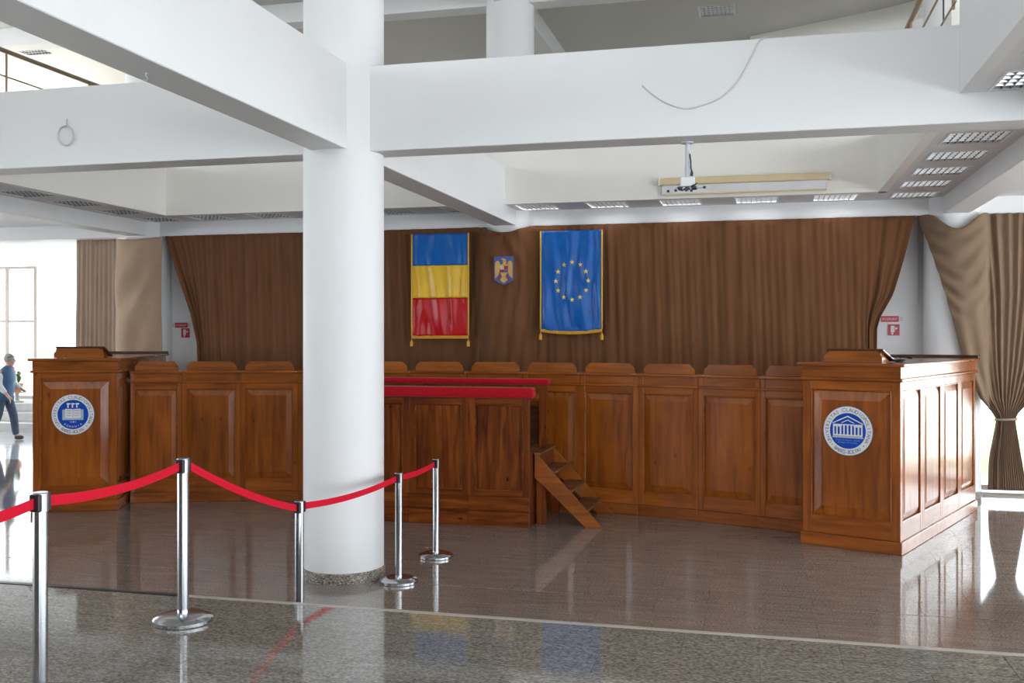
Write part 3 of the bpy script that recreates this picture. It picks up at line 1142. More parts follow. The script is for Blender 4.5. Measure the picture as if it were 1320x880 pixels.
# microphone on the temple-seal rostrum
mp_ = on_front(midR, angR, 0.30, EH + 0.001, -0.64)
mic = empty('microphone', mp_, angR)
tag(mic, 'small black desk microphone on the temple-seal rostrum', 'microphone')
MB().lathe([(0.055, 0.0), (0.055, 0.014), (0.045, 0.026), (0.012, 0.03)], 24).build('base', blackp, mic, smooth='angle')
MB().tube([(0, 0, 0.028), (0.0, 0.0, 0.045), (0.02, 0.0, 0.055), (0.07, 0.0, 0.05)], 0.006, 8).build('neck', blackp, mic, smooth='angle')
MB().tube([(0.06, 0, 0.052), (0.075, 0, 0.05), (0.11, 0, 0.046), (0.12, 0, 0.045)], [0.008, 0.016, 0.016, 0.008], 10).build('head', blackp, mic, smooth='angle')

# ------------------------------------------------------------------ dock with red padded rails
DX1, DW = -2.45, 0.70
DX0 = DX1 - 3 * DW
DY0, DY1 = 10.62, 11.46
dock = empty('padded_dock', ((DX0 + DX1) / 2, DY0, 0))
tag(dock, 'dark stained pine dock with red padded rails, in front of the curved bench', 'dock')
hx = (DX1 - DX0) / 2
dy = DY1 - DY0
for i in range(3):
    x0 = -hx + i * DW
    panel_bay(dock, x0, x0 + DW, 0.33, 1.415, 0.075, 0.06, 0.075, 0.03, dockw, dockw_h, raised=False)
    MB().box(x0 + 0.002, x0 + DW - 0.002, -0.008, 0.03, 0.165, 0.329).build('base_board', dockw_h, dock, bevel=0.003)
    MB().box(x0 + 0.002, x0 + DW - 0.002, -0.012, 0.03, 0.001, 0.163).build('base_board', dockw_h, dock, bevel=0.003)
for s in (-1, 1):
    MB().box(s * hx - 0.02 if s > 0 else -hx, hx if s > 0 else -hx + 0.02, 0.036, dy, 0.001, 0.80).build('side_board', dockw, dock, bevel=0.003)
MB().box(-hx, -hx + 0.02, 0.036, dy, 0.80, 1.40).build('side_board', dockw, dock, bevel=0.003)
MB().box(-hx + 0.021, hx - 0.021, 0.037, dy - 0.001, 0.765, 0.80).build('platform', wornwood, dock, bevel=0.003)
MB().box(-hx + 0.021, hx - 0.021, dy - 0.03, dy - 0.002, 0.001, 0.764).build('rear_board', dockw_h, dock)


def pad(x0, x1, y0, y1, z0, z1, parent):
    o = MB().box(x0, x1, y0, y1, z0, z1).build('padded_rail', redpad, parent, smooth=True, bevel=0.035, seg=4)
    return o


pad(-hx - 0.05, hx + 0.05, -0.07, 0.13, 1.417, 1.535, dock)
rz0 = 1.525
pad(-hx - 0.05, hx + 0.06, dy - 0.10, dy + 0.02, rz0, rz0 + 0.075, dock)
for i, fx in enumerate((-1.0, -0.45, 0.2, 1.0)):
    px_ = fx * (hx - 0.02)
    MB().box(px_ - 0.045, px_ + 0.045, dy - 0.075, dy - 0.005, 0.801, rz0 - 0.001).build('rail_post', dockw, dock, bevel=0.003)
MB().box(-hx + 0.07, hx - 0.07, dy - 0.06, dy - 0.03, 1.28, 1.34).build('rear_rail', dockw_h, dock, bevel=0.003)
MB().box(-hx + 0.07, hx - 0.07, dy - 0.05, dy - 0.035, 0.83, 1.279).build('rear_panel', darkwood, dock)

# steps up to the dock
st = empty('wooden_steps', (DX1 + 0.02, DY0 + 0.16, 0))
tag(st, 'steep open wooden steps leaning at the end of the dock', 'steps')
SWID = 0.86
TOPZ = 0.80
RUN = 0.74
for yy in (0.0, SWID):
    MB().prism([(0.0, TOPZ - 0.10), (0.0, TOPZ - 0.27), (RUN - 0.17, 0.001), (RUN + 0.02, 0.001), (0.03, TOPZ - 0.02), (0.0, TOPZ - 0.02)][::-1], 'y', yy, yy + 0.035)  .build('stringer', cherry_h, st, bevel=0.003)
MB().box(-0.015, 0.06, 0.037, SWID - 0.002, TOPZ - 0.03, TOPZ).build('tread', wornwood, st, bevel=0.004)
for i in range(1, 4):
    z = TOPZ - 0.2 * i
    x0 = 0.02 + (RUN - 0.12) * i * 0.2 / TOPZ + 0.02
    x0 = 0.05 + (TOPZ - 0.02 - z) * (RUN - 0.01) / (TOPZ - 0.02)
    MB().box(x0 - 0.20, x0 + 0.012, 0.037, SWID - 0.002, z - 0.03, z).build('tread', wornwood, st, bevel=0.004)
MB().box(0.02, 0.045, 0.037, SWID, TOPZ - 0.19, TOPZ - 0.031).build('riser', dockw_h, st)
MB().box(0.015, 0.115, 0.040, 0.11, 0.001, TOPZ - 0.26).build('support_post', dockw, st, bevel=0.003)
MB().box(0.015, 0.115, SWID - 0.075, SWID - 0.005, 0.001, TOPZ - 0.26).build('support_post', dockw, st, bevel=0.003)

# ------------------------------------------------------------------ curtains
def interp(tab, t):
    if t <= tab[0][0]:
        return tab[0][1]
    for (a, va), (b, vb) in zip(tab, tab[1:]):
        if t <= b:
            u = (t - a) / (b - a)
            return va + (vb - va) * u
    return tab[-1][1]


def smooth01(u):
    u = max(0.0, min(1.0, u))
    return u * u * (3 - 2 * u)


def pleat(x, f, seed):
    p = 1.3 * mnoise.noise(Vector((x * 1.1, seed, 0))) * 4.5
    return math.sin(2 * math.pi * x / f + p) * (0.55 + 0.45 * mnoise.noise(Vector((x * 2.3, seed + 5, 0)))) + 0.4 * math.sin(2 * math.pi * x / (f * 2.7) + 2 * p)


XA, XB = on_y(212, 306, 13.90).x, on_y(1180, 278, 13.90).x
left_tab = [(0.0, 0.62), (2.0, 0.58), (2.45, 0.46), (3.0, 0.24), (3.68, 0.0)]
right_tab = [(0.0, -0.50), (2.2, -0.47), (2.35, -0.43), (2.65, -0.27), (3.1, -0.14), (3.68, 0.0)]


def main_curtain(s, t):
    x0 = XA + (XB - XA) * s
    d = abs(x0 - COLX[1])
    top = BB - 0.003 - 0.10 * smooth01(1 - d / 0.48)
    z = 0.06 + (top - 0.06) * t
    x = x0 + interp(left_tab, z) * math.exp(-((x0 - XA) / 0.42) ** 2) * (1 if x0 < -4 else 0) + interp(right_tab, z) * math.exp(-((XB - x0) / 0.40) ** 2) * (1 if x0 > -3 else 0)
    edge = 1 + 0.8 * (smooth01(1 - (x0 - XA) / 0.9) + smooth01(1 - (XB - x0) / 0.9)) * smooth01((3.4 - z) / 1.2)
    calm = 1 - 0.7 * smooth01(1 - d / 0.7)
    amp = 0.027 * (0.7 + 0.5 * (1 - t)) * calm * edge
    y = 13.925 + amp * (pleat(x0, 0.21, 3.0) * 0.8 + 0.5 * pleat(x0 + 0.04 * z, 0.10, 7.0)) + 0.014 * mnoise.noise(Vector((x0 * 1.5, z * 0.6, 2)))
    # swell round the column
    if d < 0.62:
        y = y - 0.20 * smooth01(1 - (d - 0.12) / 0.5)
        # creases running down from the column head
        q = abs(x0 - COLX[1]) * 1.6 + (z - 2.95)
        y += 0.026 * math.sin(q * 17) * smooth01((z - 2.8) / 0.5) * smooth01(1 - d / 0.6)
        y += 0.020 * math.sin((x0 - COLX[1] + 0.12 * (3.3 - z)) * 34) * smooth01((3.2 - z) / 0.6)
    return (x, y, z)


cm = MB().grid(1000, 44, main_curtain).build('stage_curtain', curt, None, smooth=True, solid=0.005)
tag(cm, 'wide dark brown velvet curtain behind the curved bench', 'curtain')
# small heading tape of the big curtain is part of it
DA, DB = on_y(150, 300, 13.9).x, on_y(210, 300, 13.9).x


def plain_drape(s, t):
    x0 = DA + (DB - DA) * s
    z = 0.08 + (BB - 0.02 - 0.08 - 0.05 * math.sin(math.pi * s)) * t
    x = x0 + 0.02 * math.sin(z * 1.7)
    d = (x0 - COLX[0]) / 0.45
    y = 14.13 - 0.40 * math.sqrt(max(0.0, 1 - d * d * 0.97)) - 0.01
    y = min(y, 13.955)
    fold = 0.065 * (0.3 + 0.7 * math.sin(math.pi * min(1, max(0, (z - 0.8) / 2.9)))) * math.sin(13 * (0.5 * (z - 1.2) - 1.1 * (s - 0.15) ** 2) + 2.0 * mnoise.noise(Vector((s * 2, z, 8)))) * math.exp(-((s - 0.40) / 0.33) ** 2)
    y += fold - 0.06
    return (x, y, z)


tag(MB().grid(90, 80, plain_drape).build('column_drape', tan_lit, None, smooth=True, solid=0.004), 'plain tan drape wrapped round the column beside the pleated taupe curtain', 'curtain')


TA, TB = on_y(98, 300, 14.2).x, on_y(151, 300, 14.2).x


def taupe_curtain(s, t):
    x0 = TA + (TB - TA) * s
    z = 0.08 + (BB - 0.001 - 0.08) * t
    amp = 0.032 * (0.6 + 0.5 * (1 - t))
    return (x0 - 0.06 * (1 - s) * (1 - t), 14.20 + amp * pleat(x0, 0.085, 9.0), z)


tag(MB().grid(260, 30, taupe_curtain).build('side_curtain', taupe, None, smooth=True, solid=0.004), 'pleated taupe curtain hanging straight beside the bright entrance', 'curtain')

# tied-back curtain on the right
TX0, TX1 = 2.00, 4.12
l_tab = [(0.12, 2.84), (0.5, 2.86), (0.95, 2.94), (1.03, 2.95), (1.12, 2.90), (1.30, 2.72), (1.73, 2.52), (2.63, 2.30), (3.68, 2.00)]
r_tab = [(0.12, 3.30), (0.5, 3.24), (0.95, 3.17), (1.03, 3.16), (1.12, 3.20), (1.30, 3.36), (1.73, 3.58), (2.63, 3.86), (3.68, 4.12)]


def tied(s, t):
    z = 0.13 + (BB - 0.13) * t
    u = s
    x = interp(l_tab, z) + (interp(r_tab, z) - interp(l_tab, z)) * u
    xt = TX0 + (TX1 - TX0) * s
    dip = 0.21 * smooth01(1 - abs(xt - 2.44) / 0.37)
    zz = z - dip * smooth01((z - 2.4) / 1.2)
    wid = (interp(r_tab, z) - interp(l_tab, z)) / 2.12
    right = smooth01((s - 0.30) / 0.12)
    low = smooth01((1.9 - z) / 0.9)
    amp = 0.030 * max(right, low) + 0.004
    y = 13.955 + amp * (0.45 + 0.75 * wid) * math.sin(2 * math.pi * s * 17 + 1.6 * mnoise.noise(Vector((s * 6, 1, 0)))) * (0.6 + 0.5 * mnoise.noise(Vector((s * 13, 4, 0))))
    dx = x - COLX[2]
    keep = 0.46
    if abs(dx) < keep:
        yc = COLY[1] - math.sqrt(keep * keep - dx * dx) * 0.95
        k = smooth01((keep - abs(dx)) / 0.12)
        y = min(y, y * (1 - k) + (yc - 0.02) * k)
    y -= 0.06 * smooth01((s - 0.0) / 0.1) * smooth01(1 - (z - 0.6) / 3.2)
    # hanging folds of the swag
    sw = (1 - right) * smooth01((z - 1.9) / 0.8)
    q = zz - 1.5 * (xt - 2.42) ** 2 - 0.25 * (xt - 2.42)
    y -= 0.020 * sw * math.sin(q * 26 + 0.5 + 1.5 * mnoise.noise(Vector((xt * 2, zz * 2, 3)))) * smooth01((zz - 1.9) / 0.7)
    # long diagonal folds toward the tie
    y -= 0.022 * (1 - right) * (1 - sw) * math.sin(s * 34)
    return (x, y, zz)


tc_ = empty('tied_curtain', (3.06, 13.9, 0))
tag(tc_, 'tan curtain draped over the column and tied at the waist, beside the garden bay', 'curtain')
c1 = MB().grid(300, 90, tied).build('cloth', tan, tc_, smooth=True, solid=0.004)
c1.matrix_parent_inverse = Matrix.Translation((-3.06, -13.9, 0))
# tie band
tie = []
for k in range(33):
    a = 2 * math.pi * k / 32
    tie.append((3.055 + 0.125 * math.cos(a), 13.895 + 0.072 * math.sin(a), 1.035 + 0.006 * math.cos(a)))
tb = MB().tube(tie, 0.014, 8).build('tie_band', taupe, tc_, smooth=True)
tb.matrix_parent_inverse = Matrix.Translation((-3.06, -13.9, 0))

# ------------------------------------------------------------------ flags and crest
def flag_cloth(W, H, z0, z1, seed, amp, sag=0.0):
    """a band of a hanging banner, local x across, z up, facing -y"""
    nz = max(4, int((z1 - z0) * 40))

    def fn(s, t):
        z = z0 + (z1 - z0) * t
        x = -W / 2 + W * s
        grow = 0.35 + 0.65 * (1 - (z / H))
        y = amp * grow * (math.sin(x * 26 + 3 * mnoise.noise(Vector((x * 3, z * 1.2, seed)))) * 0.55 + 1.1 * mnoise.noise(Vector((x * 8 + z * 1.5, z * 1.8, seed + 7))))
        y *= smooth01(min(s, 1 - s) / 0.06) * 0.9 + 0.1
        zz = z - sag * 4 * s * (1 - s) * (1 - z / H)
        xx = x * (1 - 0.0 * z) * (1 - 0.012 * math.sin(math.pi * z / H))
        return (xx, y, zz)
    return MB().grid(56, nz, fn), fn


def edge_cord(parent, W, H):
    for s in (-1, 1):
        MB().tube([(s * W / 2, -0.006, H * k / 10) for k in range(11)], 0.012, 8).build('edge_cord', gold, parent, smooth=True)
        t = MB().lathe([(0.004, 0.0), (0.020, -0.002), (0.024, -0.075), (0.016, -0.075), (0.012, -0.02)], 12, cap=False)
        t.lathe([(0.002, 0.02), (0.014, 0.01), (0.010, 0.0)], 12, cap=False)
        o = t.build('tassel', gold, parent, smooth='angle')
        o.location = (s * W / 2, -0.012, -0.075)
        MB().tube([(s * W / 2, -0.008, 0.0), (s * W / 2, -0.012, -0.06)], 0.004, 6).build('tassel_string', gold, parent)


def fringe(parent, W, sag):
    m = MB()

    def fn(s, t):
        return (-W / 2 + W * s, -0.010 - 0.004 * math.sin(s * 420), -sag * 4 * s * (1 - s) - 0.045 * (1 - t) + 0.006)
    m.grid(220, 2, fn)
    m.build('fringe', gold, parent, smooth=False, solid=0.006)


FY = 13.775
p0, p1 = on_y(531, 432, FY), on_y(604, 300, FY)
W1, H1 = p1.x - p0.x, p1.z - p0.z + 0.01
f1 = empty('hanging_banner', ((p0.x + p1.x) / 2, FY, p0.z - 0.01))
tag(f1, 'satin banner of blue, yellow and red bands with gold fringe', 'flag')
for mat, a, b, nm in ((fred, 0.0, H1 * 0.372, 'red_band'), (fyellow, H1 * 0.372, H1 * 0.69, 'yellow_band'), (fblue, H1 * 0.69, H1, 'blue_band')):
    g, _ = flag_cloth(W1, H1, a, b, 2.0, 0.034)
    g.build(nm, mat, f1, smooth=True, solid=0.003)
edge_cord(f1, W1, H1)
fringe(f1, W1, 0.0)
MB().tube([(-W1 / 2, 0.018, H1 - 0.01), (W1 / 2, 0.018, H1 - 0.01)], 0.008, 8).build('hanging_rod', darkwood, f1)

p0, p1 = on_y(697, 424, FY), on_y(776, 296, FY)
W2, H2 = p1.x - p0.x, p1.z - p0.z
f2 = empty('hanging_banner', ((p0.x + p1.x) / 2, FY, p0.z))
tag(f2, 'blue satin banner with a ring of twelve yellow stars and gold fringe', 'flag')
g, fn2 = flag_cloth(W2, H2, 0.0, H2, 11.0, 0.042, 0.035)
g.build('blue_field', feu, f2, smooth=True, solid=0.003)
edge_cord(f2, W2, H2)
fringe(f2, W2, 0.035)
MB().tube([(-W2 / 2, 0.026, H2 - 0.01), (W2 / 2, 0.026, H2 - 0.01)], 0.008, 8).build('hanging_rod', darkwood, f2)
ccx, ccz, cr = 0.015, H2 * 0.50, 0.252
for k in range(12):
    a = 2 * math.pi * k / 12
    sx, sz = ccx + cr * 0.92 * math.sin(a), ccz + cr * 1.02 * math.cos(a)
    m = MB()
    n_ = 10
    pts = []
    for i in range(10):
        rr = 0.036 if i % 2 == 0 else 0.0145
        an = math.pi * i / 5
        x, z = sx + rr * math.sin(an), sz + rr * math.cos(an)
        y = fn2(0.5 + x / W2, max(0, min(1, z / H2)))[1]
        pts.append((x, y - 0.008, z - 0.035 * (1 - z / H2)))
    yc = fn2(0.5 + sx / W2, sz / H2)[1]
    m.add(pts + [(sx, yc - 0.011, sz - 0.035 * (1 - sz / H2))], [(i, (i + 1) % 10, 10) for i in range(10)])
    m.build('star', starm, f2, solid=0.002)

# crest
CY = 13.655
p0, p1 = on_y(637, 367, CY), on_y(662, 330, CY)
cw, chh = (p1.x - p0.x), (p1.z - p0.z)
cr_ = empty('crest_plaque', ((p0.x + p1.x) / 2, CY, p0.z))
tag(cr_, 'small blue shield crest with a golden eagle, pinned to the brown curtain', 'crest')
u = cw / 2


def poly(parent, name, mat, pts, y0, y1):
    MB().prism([(x * u, z * chh) for x, z in pts], 'y', y0, y1).build(name, mat, parent)


poly(cr_, 'shield', crestblue, [(-1, 0.18), (-0.6, 0.08), (0, 0.0), (0.6, 0.08), (1, 0.18), (1, 1), (-1, 1)], -0.006, 0.006)
for s in (-1, 1):
    wing = [(0.36, 0.70), (0.42, 0.78), (0.52, 0.83), (0.66, 0.84), (0.80, 0.82), (0.88, 0.74), (0.90, 0.5), (0.88, 0.22), (0.62, 0.30), (0.44, 0.44)]
    wing = [(s * x, z) for x, z in wing]
    if s < 0:
        wing = wing[::-1]
    poly(cr_, 'eagle_wing', crestgold, wing, -0.010, -0.0065)
poly(cr_, 'eagle_body', crestgold, [(-0.36, 0.44), (-0.16, 0.26), (0.16, 0.26), (0.40, 0.44), (0.40, 0.70), (0.26, 0.72), (0.24, 0.86), (0.12, 0.92), (-0.18, 0.93), (-0.28, 0.90), (-0.10, 0.87), (-0.08, 0.74), (-0.36, 0.70)], -0.009, -0.0065)
poly(cr_, 'eagle_tail', crestgold, [(-0.38, 0.16), (0, 0.05), (0.42, 0.16), (0.16, 0.29), (-0.14, 0.29)], -0.010, -0.0065)
for (x0, x1, z0, z1, m_, nm) in ((-0.38, 0.02, 0.54, 0.66, crestwhite, 'shield_quarter'), (0.03, 0.46, 0.54, 0.66, crestred, 'shield_quarter'), (-0.38, 0.02, 0.43, 0.53, crestred, 'shield_quarter'), (0.03, 0.46, 0.43, 0.53, crestblue, 'shield_quarter')):
    poly(cr_, nm, m_, [(x0, z0), (x1, z0), (x1, z1), (x0, z1)], -0.0125, -0.0105)
for s in (-1, 1):
    pts = [(s * 0.30, 0.36), (s * 0.20, 0.32), (s * 0.50, 0.18), (s * 0.60, 0.22)]
    if s > 0:
        pts = pts[::-1]
    poly(cr_, 'eagle_claw', crestred, pts, -0.0125, -0.0105)

# ------------------------------------------------------------------ hydrant signs
def hydrant(px, py, which, flip):
    p = on_y(px, py, 14.32)
    r = empty('hydrant_sign', (p.x, 14.325, p.z))
    tag(r, 'red HIDRANT sign with arrows on the white wall by the %s' % which, 'sign', 'hydrant signs')
    MB().box(-0.17, 0.17, -0.006, 0.0, -0.042, 0.042).build('plate', signwhite, r)
    MB().box(-0.115, 0.115, -0.009, -0.0062, -0.040, 0.040).build('red_field', signred, r)
    t = MB()
    line_text(t, 'HIDRANT', 0.045, 0, 0.0, -0.010, 0.85, 0.72)
    t.build('lettering', signwhite, r)['kind'] = 'stuff'
    ar = MB()
    for s in (-1, 1):
        for dz in (-0.018, 0.008):
            ar.box(s * 0.142 - 0.02, s * 0.142 + 0.02, -0.008, -0.0062, dz, dz + 0.010)
    ar.build('arrow_marks', sealgrey, r)
    q = on_y(px + 5, py + (14 if not flip else 10), 14.32)
    h = empty('hose_sign', (q.x, 14.325, q.z))
    tag(h, 'square red fire hose sign on the white wall by the %s' % which, 'sign', 'fire hose signs')
    MB().box(-0.075, 0.075, -0.006, 0, -0.075, 0.075).build('plate', signred, h)
    MB().box(-0.038, 0.012, -0.008, -0.0062, -0.032, 0.055).build('hose_reel_mark', signwhite, h)
    MB().prism([(0.02, 0.0), (0.05, 0.018), (0.05, 0.034), (0.02, 0.03)], 'y', -0.008, -0.0062).build('nozzle_mark', signwhite, h)
    MB().box(-0.03, -0.005, -0.008, -0.0062, -0.062, -0.036).build('flame_mark', signwhite, h)


hydrant(1147, 411, 'tied tan curtain', False)
hydrant(234, 419, 'plain tan drape', True)

# ------------------------------------------------------------------ projection screen and projector mount
sa, sb = on_y(850, 236, YB), on_y(1070, 227, YB)
sc = empty('projection_screen', ((sa.x + sb.x) / 2, YB, (sa.z + sb.z) / 2))
tag(sc, 'rolled projection screen in a long cream case on the back gallery fascia', 'projection screen')
sw_ = (sb.x - sa.x) / 2
MB().box(-sw_, sw_, -0.09, -0.001, -0.045, 0.045).build('case', creamcase, sc, bevel=0.012, seg=2)
MB().box(-sw_ + 0.04, sw_ - 0.05, -0.05, -0.046, -0.155, -0.046).build('screen_cloth', screenm, sc)
MB().box(-sw_ + 0.035, sw_ - 0.045, -0.058, -0.038, -0.178, -0.156).build('bottom_bar', creamcase, sc, bevel=0.004)
for s in (-1, 1):
    MB().box(s * sw_ - 0.012, s * sw_ + 0.012, -0.094, -0.002, -0.05, 0.05).build('end_cap', signwhite, sc, bevel=0.006)

pm = on_z(886, 183, BB)
pm = Vector((pm.x, 8.22, BB))
mt = empty('projector_mount', (pm.x, pm.y, BB))
tag(mt, 'grey pole with an empty projector bracket hanging under the front beam', 'projector mount')
MB().lathe([(0.05, -0.001), (0.05, -0.012), (0.018, -0.013)], 20, cap=False).build('ceiling_plate', greypipe, mt, smooth='angle')
MB().lathe([(0.0175, -0.012), (0.0175, -0.21)], 16).build('upper_tube', greypipe, mt, smooth='angle')
MB().lathe([(0.021, -0.20), (0.021, -0.30)], 16).build('lower_tube', greypipe, mt, smooth='angle')
MB().box(-0.055, 0.060, -0.045, 0.045, -0.37, -0.285).build('swivel_block', fixwhite, mt, bevel=0.012, seg=2)
MB().box(-0.075, 0.075, -0.05, 0.05, -0.385, -0.366).build('bracket_plate', blackp, mt, bevel=0.004)
MB().prism([(-0.085, -0.37), (-0.03, -0.395), (-0.005, -0.41), (0.03, -0.385), (0.085, -0.34), (0.07, -0.36), (0.0, -0.38)], 'y', -0.055, -0.04).build('bracket_wing', blackp, mt)
for (ax, ay, az) in ((-0.15, -0.06, -0.40), (-0.10, 0.09, -0.375), (0.14, -0.04, -0.375), (0.04, -0.12, -0.41), (-0.035, -0.10, -0.40)):
    a_ = MB().tube([(ax * 0.3, ay * 0.3, -0.378), (ax * 0.7, ay * 0.7, -0.38), (ax, ay, az)], 0.005, 6)
    o = a_.build('bracket_arm', greypipe, mt)
    k_ = MB().lathe([(0.011, -0.012), (0.011, 0.006)], 12).build('screw_foot', blackp, o)
    k_.location = (ax, ay, az)
MB().tube([(0.02, -0.02, -0.10), (0.028, -0.02, -0.16), (0.03, -0.02, -0.22), (0.045, -0.02, -0.26), (0.035, -0.03, -0.30)], 0.006, 6).build('loose_cable', blackp, mt, smooth=True)
MB().prism([(0.022, -0.28), (0.05, -0.28), (0.03, -0.235)], 'y', -0.03, -0.015).build('clip', blackp, mt)

# cables on the front beam ------------------------------------------
FBY = 8.13 - BW - 0.007
def spline(pts, n=8):
    out = []
    P = [Vector(p) for p in pts]
    P = [P[0] * 2 - P[1]] + P + [P[-1] * 2 - P[-2]]
    for i in range(1, len(P) - 2):
        for k in range(n):
            t = k / n
            a, b, c, d = P[i - 1], P[i], P[i + 1], P[i + 2]
            out.append(0.5 * ((2 * b) + (c - a) * t + (2 * a - 5 * b + 4 * c - d) * t * t + (3 * b - a - 3 * c + d) * t ** 3))
    out.append(P[-2])
    return out


pts = [on_y(a, b, FBY) for a, b in ((828, 110), (842, 122), (860, 133), (884, 140), (908, 135), (932, 124), (950, 106), (962, 86), (972, 66), (978, 54), (986, 47))]
tag(MB().tube(spline(pts), 0.0065, 8).build('loose_cable', cablem, smooth=True), 'thin white cable drooping across the face of the front beam', 'cable')
cpts = [on_y(86, 153, FBY - 0.01), on_y(86, 160, FBY - 0.01)]
for k in range(26):
    a = k / 13 * 2 * math.pi + 0.6
    q = on_y(86 + 9.5 * math.sin(a), 175 - 12.5 * math.cos(a), FBY)
    q.y -= 0.002 + 0.0008 * k
    cpts.append(q)
tag(MB().tube(spline(cpts, 4), 0.0065, 8).build('coiled_cable', cablem, smooth=True), 'small coil of white cable hung on the front beam left of the column', 'cable')
hk = empty('beam_hook', on_z(188, 94, BB))
tag(hk, 'tiny metal hook screwed under the beam over the raised floor', 'hook')
MB().tube(spline([(0, 0, -0.001), (0, 0, -0.02), (0.014, 0, -0.034), (0, 0, -0.048), (-0.014, 0, -0.036)], 5), 0.004, 6).build('hook_wire', greypipe, hk)
MB().lathe([(0.012, -0.0008), (0.012, -0.005)], 12).build('hook_plate', greypipe, hk)

# hanging cord beside the right gallery
cc = on_y(1205, 20, 10.2)
tag(MB().tube([(XR + 0.16, 9.6, GT + 0.005), (XR + 0.16, 9.6, CEIL - 0.005)], 0.008, 8).build('hanging_cable', blackp), 'dark cable hanging behind the right gallery rail', 'cable')
# wire on the white wall
wq0, wq1 = on_y(1184, 300, 14.32), on_y(1184, 390, 14.32)
tag(MB().tube([(wq0.x, 14.322, wq1.z), (wq0.x + 0.004, 14.322, (wq0.z + wq1.z) / 2), (wq0.x, 14.322, wq0.z + 0.2)], 0.006, 6).build('wall_wire', cablem), 'thin wire running down the white wall above the HIDRANT sign', 'cable')

# ------------------------------------------------------------------ stanchions
SH = 0.935


def post_top(px, py, base):
    return on_z(px, py, base + SH)


PTS = [(52, 634, FZ), (236, 590, FZ), (386, 645, 0.0), (514, 609, 0.0), (562, 591, 0.0)]
POS = []
for px, py, bz in PTS:
    p = post_top(px, py, bz)
    POS.append(Vector((p.x, p.y, bz)))


def make_post():
    root = empty('belt_stanchion')
    MB().lathe([(0.160, 0.0), (0.165, 0.004), (0.165, 0.022), (0.158, 0.030), (0.120, 0.046), (0.112, 0.048), (0.060, 0.050), (0.032, 0.051)], 48).build('base', chrome, root, smooth='angle')
    MB().lathe([(0.0315, 0.044), (0.0315, SH - 0.085)], 32).build('pole', chrome, root, smooth='angle')
    hd = MB().lathe([(0.0325, SH - 0.086), (0.0345, SH - 0.084), (0.0345, SH - 0.004), (0.031, SH)], 32).build('head', chrome, root, smooth='angle')
    return root


post0 = make_post()
plabs = ['steel belt post on the raised floor, nearest the step nosing of black rubber', 'steel belt post on the raised floor whose round base shows whole', 'steel belt post below the step, its base hidden by the raised floor', 'steel belt post beside the foot of the white column', 'last steel belt post of the line, toward the dock']
plabs[0] = 'first steel belt post of the line, on the raised floor, farthest from the dock'
posts = []
for i, p in enumerate(POS):
    r = post0 if i == 0 else dup_tree(post0)
    r.location = p
    tag(r, plabs[i], 'stanchion', 'belt stanchions')
    posts.append(r)
# belts: each belongs to the post it unrolls from
start = POS[0] + Vector((0.08, -1.25, 0))
ends = [(start, POS[0], 0)] + [(POS[i], POS[i + 1], i) for i in range(4)]
for (a, b, own) in ends:
    za, zb = a.z + SH - 0.045, b.z + SH - 0.045
    A, B = Vector((a.x, a.y, za)), Vector((b.x, b.y, zb))
    d = (B - A)
    d.z = 0
    d.normalize()
    A2, B2 = A + d * 0.047, B - d * 0.047
    if a is start:
        A2 = A
    perp = Vector((-d.y, d.x, 0)) * 0.0012
    sag = 0.035 if (B - A).length > 1.2 else 0.02
    mb = MB()
    n = 24
    vs = []
    for k in range(n + 1):
        t = k / n
        c = A2.lerp(B2, t)
        c.z -= sag * 4 * t * (1 - t)
        for s, q in ((1, 1), (-1, 1), (-1, -1), (1, -1)):
            vs.append(tuple(c + perp * s + Vector((0, 0, 0.024 * q))))
    fs = []
    for k in range(n):
        for j in range(4):
            j2 = (j + 1) % 4
            fs.append((k * 4 + j, k * 4 + j2, (k + 1) * 4 + j2, (k + 1) * 4 + j))
    fs += [(0, 1, 2, 3), (n * 4 + 3, n * 4 + 2, n * 4 + 1, n * 4)]
    mb.add(vs, fs)
    par = posts[own]
    o = mb.build('belt', redbelt, par)
    o.matrix_parent_inverse = Matrix.Translation(-POS[own])
    # black cassette clips on both posts
    for (P, sgn, ok) in ((a, 1, a is not start), (b, -1, True)):
        if not ok:
            continue
        j = [i for i, q in enumerate(POS) if q is P][0]
        ang = math.atan2(d.y * sgn, d.x * sgn)
        c = MB().box(0.020, 0.045, -0.025, 0.025, SH - 0.083, SH - 0.006).build('belt_clip', blackp, posts[j], bevel=0.004)
        c.rotation_euler = (0, 0, ang)

# ------------------------------------------------------------------ person by the entrance
PP = on_z(5, 567, 0.0)


def skin_obj(name, verts, edges, radii, mat, parent, root_i=0, sub=2):
    me = bpy.data.meshes.new(name)
    me.from_pydata(verts, edges, [])
    o = bpy.data.objects.new(name, me)
    C.objects.link(o)
    md = o.modifiers.new('skin', 'SKIN')
    md.use_smooth_shade = True
    if not me.skin_vertices:
        bm = bmesh.new()
        bm.from_mesh(me)
        bm.verts.layers.skin.verify()
        bm.to_mesh(me)
        bm.free()
    sv = me.skin_vertices[0].data
    for i, r in enumerate(radii):
        rr = r if isinstance(r, tuple) else (r, r)
        sv[i].radius = rr
        sv[i].use_root = (i == root_i)
    sb = o.modifiers.new('sub', 'SUBSURF')
    sb.levels = sub
    sb.render_levels = sub
    me.materials.append(mat)
    o.parent = parent
    return o


per = empty('person', (PP.x, PP.y, 0.0), R(12))
tag(per, 'person in a blue sleeveless vest and dark jeans walking past the entrance steps', 'person')
